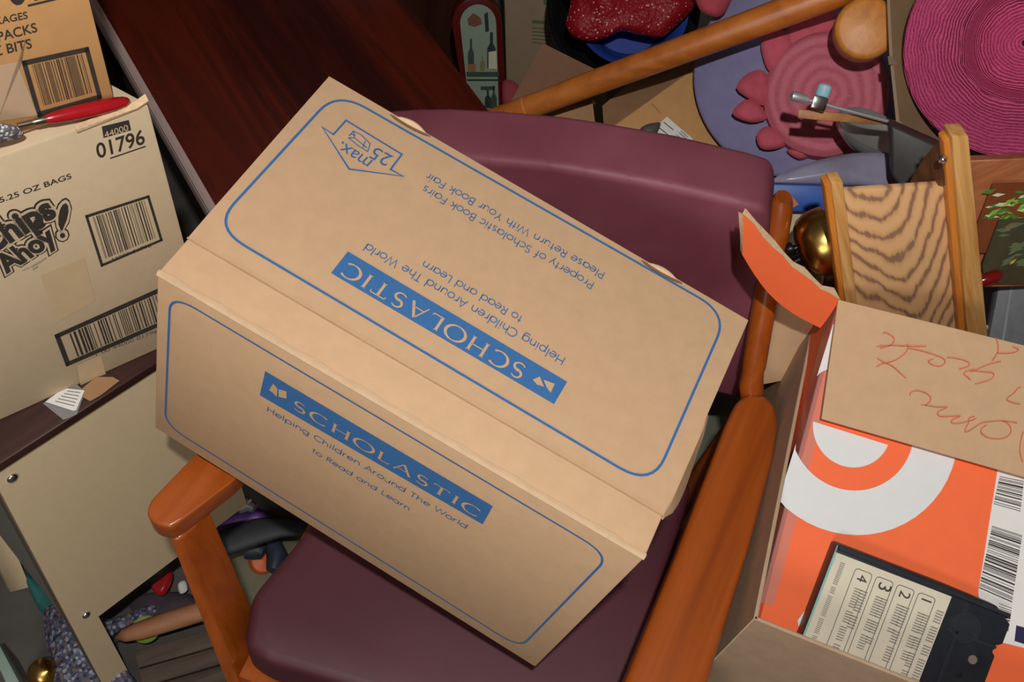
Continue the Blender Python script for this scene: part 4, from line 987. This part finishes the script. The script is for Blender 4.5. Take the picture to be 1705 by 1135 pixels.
# wooden disc, cardboard sheet, magenta hat
wd = wood('disc_wood', ['#b26a22', '#c67d2f', '#d08b3c'], V((.3, .3, .9)).normalized(), V((1, 0, 0)), V((0, 1, 0)), .45, 50, .1, 1.2)
dc = dep(1443, 46, 1.355); da = (CAM-dc).normalized()
mb = MB(); mb.lathe(dc, (da+V((.1, .1, .1))).normalized(), [(0, -.045), (.036, -.045), (.0385, -.04), (.0385, -.004), (.0365, -.0005), (.032, .001), (0, .002)], 40)
o = mb.build('wooden_post_end', wd, None, 50); tag(o, 'round orange wooden post end hanging over the lavender hat beside the cardboard sheet', 'post')
cs = thing('cardboard_sheet', dep(1520, 100, 1.36), 'upright brown cardboard sheet between the wooden post end and the magenta hat', 'cardboard')
mb = MB(); cl = [dep(1474, -60, 1.33), dep(1481, 95, 1.32), dep(1492, 203, 1.31)]; crr = [dep(1600, -60, 1.38), dep(1600, 92, 1.37), dep(1600, 262, 1.36)]
mb.sheet([[cl[j]*(1-i/3)+crr[j]*(i/3) for j in (0, 1, 2)] for i in range(4)], .005, 0, 0, 1); mb.build('panel', [M('dusty_cardboard', '#84694c', .85, var=.1, scale=25, spec=.2), kraftp], cs)
mb = MB(); mb.sheet([[dep(1478+i*28, 94+i*1.5, 1.313+.0155*i), dep(1480+i*28, 108+i*1.5, 1.31+.0155*i)] for i in range(4)], .001); mb.build('tape', M('brown_tape', '#97826a', .3, var=.05), cs)
mgc = dep(1706, 68, 1.24); mga = ((CAM-mgc).normalized()+V((-.05, .0, .05))).normalized()
mag = rings('magenta_straw', '#8c1c49', '#d0527f', 270, .65, .9)
mh2 = thing('straw_hat', mgc, 'magenta straw hat with stitched concentric rings above the oak case', 'hat')
mb = MB(); prof = [(.131, -.006), (.1325, -.002), (.130, .001)]+[(.13-.0615*i/12, .001-.006*math.sin(math.pi*i/12)) for i in range(1, 13)]+[(.064, -.006), (.060, -.02), (.056, -.04), (.05, -.048), (.03, -.052), (.004, -.053)]
mb.lathe(mgc, mga, prof, 80, 0, fn=lambda r, h, th: (r, h+.005*math.sin(2*th+.6)*(r/.13)**2)); mb.build('brim', mag, mh2, 60)

# chrome stand parts on the hat's crown
chrome = M('chrome', '#dcdede', .36, .75, .05, 60)
cr_ = thing('chrome_clamp_rod', dep(1400, 180, 1.33), 'thin chrome rod with blue-capped clamp in front of the pink hat crown', 'rod')
ra0, ra1 = dep(1322, 160, 1.30), dep(1500, 208, 1.31)
mb = MB(); mb.tube([ra0, ra1], .0024, 12); mb.tube([lerp(ra0, ra1, t) for t in (-.03, -.02, .0, .06, .1, .13, .14)], [.003, .0058, .0062, .0058, .005, .0045, .003], 14); mb.build('rod', chrome, cr_)
mb = MB(); p = dep(1365, 171, 1.298); ux = (ra1-ra0).normalized(); nz_ = (CAM-p).normalized(); uy = nz_.cross(ux)
if uy.z < 0: uy = -uy
mb.box(p-ux*.009-uy*.009-nz_*.008, ux*.018, uy*.017, nz_*.016, 0, .002); mb.build('clamp', steel, cr_)
mb = MB(); mb.tube([p+uy*.008, p+uy*.010, p+uy*.021, p+uy*.023], [.0075, .0088, .0088, .007], 12); mb.build('cap', M('pale_blue_plastic', '#9cc3cf', .4, var=.1, scale=200), cr_)
mb = MB(); a, c = dep(1329, 189, 1.315), dep(1492, 204, 1.32); d = (c-a); n3 = (CAM-a).normalized(); q = n3.cross(d.normalized())*.0055
mb.prism([a-q, a+d*.25-q*1.1, a+d-q*.7, a+d+q*.5, a+d*.5+q*1.0, a+q], -n3*.006, 0, .001); o = mb.build('wooden_stick', wood('stick_wood', ['#8f5a2c', '#ab7139', '#bd8446'], d.normalized(), UP, V((1, 0, 0)), .5, 60, .05, .5)); tag(o, 'flat wooden stick lying under the chrome rod', 'stick')
mb = MB(); mb.lathe(dep(1455, 220, 1.40), V((.12, .22, .9)), [(0, -.02), (.025, -.018), (.044, -.004), (.050, .003), (.052, .003), (.049, -.006), (.03, -.021), (0, -.024)], 40); o = mb.build('chrome_dish', chrome, None, 60); tag(o, 'shallow chrome dish under the wooden stick', 'dish')
kn = V((-.35, -.75, .56)).normalized(); kP = dep(1520, 260, 1.24)
mb = MB(); q = [pl(u, v, kP, kn) for u, v in ((1482, 207), (1572, 247), (1552, 330), (1504, 318), (1484, 292))]
mb.prism(q, -kn*.06, 0, .004, 3); o = mb.build('plastic_box', M('charcoal_plastic', '#3d3a36', .5, var=.15, scale=60)); tag(o, 'charcoal plastic box between the chrome rod and the oak corner board', 'box')
m = pillow(dense([(1290, 306), (1310, 285), (1380, 262), (1440, 254), (1490, 262), (1510, 312), (1400, 310)], 3), 1.33, .018, 7, .012, 22)
o = m.build('plastic_bag', M('grey_lilac_film', '#8d889c', .3, var=.25, scale=18, bmp=.3), None, 70); tag(o, 'crumpled grey plastic bag lying on the blue book below the lavender hat', 'bag')
mb = MB(); zn = V((-.1, -.72, .69)).normalized(); zP = dep(1340, 330, 1.29)
q = [pl(u, v, zP, zn) for u, v in ((1282, 306), (1480, 312), (1490, 352), (1282, 352))]; mb.prism(q, -zn*.025, 0, .002); 
f = Face(mb, zP, zn, .0008); f.poly([(1296, 338), (1318, 326), (1330, 340), (1312, 350)], 1)
o = mb.build('book', [M('cobalt_cover', '#1f4f9e', .45, var=.15, scale=20), M('orange_cover_print', '#c2703a', .5)]); tag(o, 'bright blue book lying behind the chair back post and the brass bell', 'book')
mb = MB(); zP2 = zP-zn*.03; q = [pl(u, v, zP2, zn) for u, v in ((1290, 340), (1400, 340), (1400, 420), (1290, 420))]; mb.prism(q, -zn*.03, 0, .002); o = mb.build('paper_stack', M('cream_paper', '#b8a88c', .7, var=.1)); tag(o, 'cream paper stack below the blue book, behind the brass bell', 'paper')

# ================================================================== ON THE FLOOR, LEFT
Zf = FLOOR
def fpil(name, mat_, pts, z, bulge, label, cat, amp=.006, thin=.8):
    m = pillow(dense(pts, 3), lambda u, v: on(u, v, z), bulge, 6, amp, 30, thin, UP); o = m.build(name, mat_, None, 60); return tag(o, label, cat)
fpil('cloth_bag', speckle('speckled_fabric', '#55566a', ['#3c3f52', '#8d8fa0', '#8d5f58', '#5f6b68', '#a4a6b4', '#4a4c62', '#6d6f86'], 190, .62, .8), [(73, 1034), (85, 1006), (180, 1030), (255, 1004), (268, 1016), (205, 1056), (186, 1078), (238, 1150), (245, 1200), (95, 1200), (80, 1090)], Zf+.03, .03, 'speckled blue-grey fabric bag on the floor around the side table leg', 'bag', .008)
fpil('cloth', M('teal_cloth', '#2f6f6c', .8, var=.2), [(40, 955), (62, 965), (100, 1010), (86, 1030), (62, 1010)], Zf+.02, .015, 'teal cloth under the grey side of the side table', 'cloth')
mb = MB(); kc = on(73, 1122, Zf+.03); mb.lathe(kc, (CAM-kc).normalized()+V((.2, .2, 0)), [(.012, -.03), (.010, -.015), (.020, -.008), (.026, .004), (.024, .016), (.014, .024), (0, .027)], 28); o = mb.build('brass_knob', brass, None, 60); tag(o, 'round brass knob on the floor beside the speckled bag', 'knob')
stw = wood('floor_stick_wood', ['#8a5a3c', '#a56f4c', '#b07c58'], V((.9, .3, 0)).normalized(), UP, V((0, 1, 0)), .6, 40, .06, .5)
a, c = on(193, 1062, Zf+.10), on(350, 1012, Zf+.12)
mb = MB(); mb.tube([lerp(a, c, t) for t in (0, .08, .25, .5, 1)], [.003, .010, .014, .0155, .0165], 16); o = mb.build('wooden_stick', stw, None, 60); tag(o, 'pointed round wooden stick on the floor between table leg and chair leg', 'stick')
mb = MB(); mb.lathe(on(244, 1049, Zf+.055), UP, [(0, 0), (.02, 0), (.0225, .004), (.0225, .006), (.019, .004), (0, .003)], 28); o = mb.build('plate', M('lime_plastic', '#7f9a3a', .5)); tag(o, 'small lime green plate under the pointed wooden stick', 'plate')
crt = thing('wooden_crate', on(300, 1110, Zf), 'weathered grey-brown slatted wooden crate on the floor by the front chair leg', 'crate')
kq = [on(222, 1082, Zf+.06), on(352, 1046, Zf+.06), on(420, 1190, Zf+.06), on(262, 1240, Zf+.06)]
slw = wood('weathered_slat', ['#40342b', '#55463a', '#665648'], (kq[1]-kq[0]).normalized(), UP, (kq[3]-kq[0]).normalized(), .8, 50, .06, .6)
for i in range(5):
    t0, t1 = i/5+.008, (i+1)/5-.008; q = [lerp(kq[0], kq[3], t0), lerp(kq[1], kq[2], t0), lerp(kq[1], kq[2], t1), lerp(kq[0], kq[3], t1)]
    mb = MB(); mb.prism([p-UP*.012 for p in q], UP*.012, 0, .002); mb.build('slat', slw, crt)
mb = MB()
for (i, j) in ((0, 3), (1, 2)):
    d = (kq[j]-kq[i]); e = (kq[1]-kq[0]).normalized()*(.02 if i == 0 else -.02)
    mb.hexa([V((p.x, p.y, Zf)) for p in (kq[i], kq[i]+e, kq[j]+e, kq[j])], [p-UP*.013 for p in (kq[i], kq[i]+e, kq[j]+e, kq[j])])
mb.build('frame', slw, crt)
fpil('ornament', M('red_glazed', '#a31f24', .3, var=.2), [(252, 975), (268, 962), (284, 950), (288, 962), (276, 988), (262, 990)], Zf+.06, .012, 'small shiny red ornament on the floor under the side table', 'ornament')
fpil('scrap', white_paper, [(296, 972), (308, 966), (312, 982), (300, 988)], Zf+.05, .006, 'small white scrap beside the red ornament and chair leg', 'scrap')
fpil('cloth', M('dark_mauve_cloth', '#4a3f45', .9, var=.25, scale=30), [(230, 990), (300, 985), (330, 1000), (318, 1030), (250, 1035), (215, 1010)], Zf+.02, .02, 'dark mauve cloth on the floor under the pointed wooden stick', 'cloth')
pbg = thing('carry_bag', on(420, 870, Zf+.1), 'purple bag with black strap on the floor behind the left chair leg', 'bag')
m = pillow(dense([(360, 884), (385, 858), (412, 842), (436, 850), (462, 866), (440, 884)], 3), lambda u, v: on(u, v, Zf+.16), .03, 6, .008, 30, .8, UP); m.build('body', M('purple_nylon', '#6b4596', .45, var=.2, scale=30), pbg, 60)
mb = MB(); P = [on(u, v, Zf+.19) for u, v in ((350, 912), (390, 898), (430, 884), (470, 876), (510, 880))]; mb.tube(P, [.02, .022, .022, .018, .012], 14, flat=.4); mb.build('strap', M('black_webbing', '#2e2f33', .6, var=.15), pbg, 60)
mb = MB(); P = [on(u, v, Zf+.20) for u, v in ((396, 848), (412, 838), (424, 846))]; mb.tube(P, [.008, .012, .008], 12); mb.build('buckle', M('grey_plastic', '#8a8c90', .35), pbg, 60)
fpil('cloth', M('khaki_cloth', '#6f6a55', .9, var=.15, scale=24, bmp=.2), [(372, 935), (400, 905), (500, 885), (530, 920), (470, 975), (415, 1030), (392, 1000)], Zf+.03, .02, 'khaki cloth on the floor beside the seat, under the purple bag', 'cloth')
mb = MB(); P = [on(u, v, Zf+.09) for u, v in ((405, 915), (425, 912), (440, 920))]; mb.tube(P, [.014, .02, .012], 12); P = [on(u, v, Zf+.09) for u, v in ((452, 895), (462, 925), (455, 950))]; mb.tube(P, [.012, .018, .012], 12); o = mb.build('hand_tool', M('navy_rubber', '#2a303c', .5, var=.2), None, 60); tag(o, 'dark navy tool on the khaki cloth beside the orange cap', 'tool')
mb = MB(); mb.lathe(on(437, 934, Zf+.06), UP+V((.2, -.3, 0)), [(.022, -.01), (.022, .008), (.018, .016), (0, .02)], 24); o = mb.build('bottle_cap', M('orange_plastic', '#c45a22', .45)); tag(o, 'orange cap on the khaki cloth beside the chair seat', 'cap')
# pale green metal strip at the table's foot
mb = MB(); q = [on(-20, 1070, .1), on(-8, 1060, .1), on(40, 1150, .1), on(20, 1160, .1)]; mb.prism(q, UP*-.1, 0, .001); o = mb.build('metal_strip', M('pale_green_enamel', '#8fa394', .5)); tag(o, 'pale green metal strip near the brass knob', 'strip')
# grey box under the chair, seen past the right arm
mb = MB(); q = [on(1150, 800, .1), on(1260, 800, .1), on(1275, 690, .1), on(1160, 690, .1)]; mb.prism(q, UP*-.2, 0, .003); o = mb.build('storage_box', M('dim_grey_green', '#6f7264', .7, var=.2, scale=20)); tag(o, 'grey-green box on the floor glimpsed between chair seat and right arm', 'box')
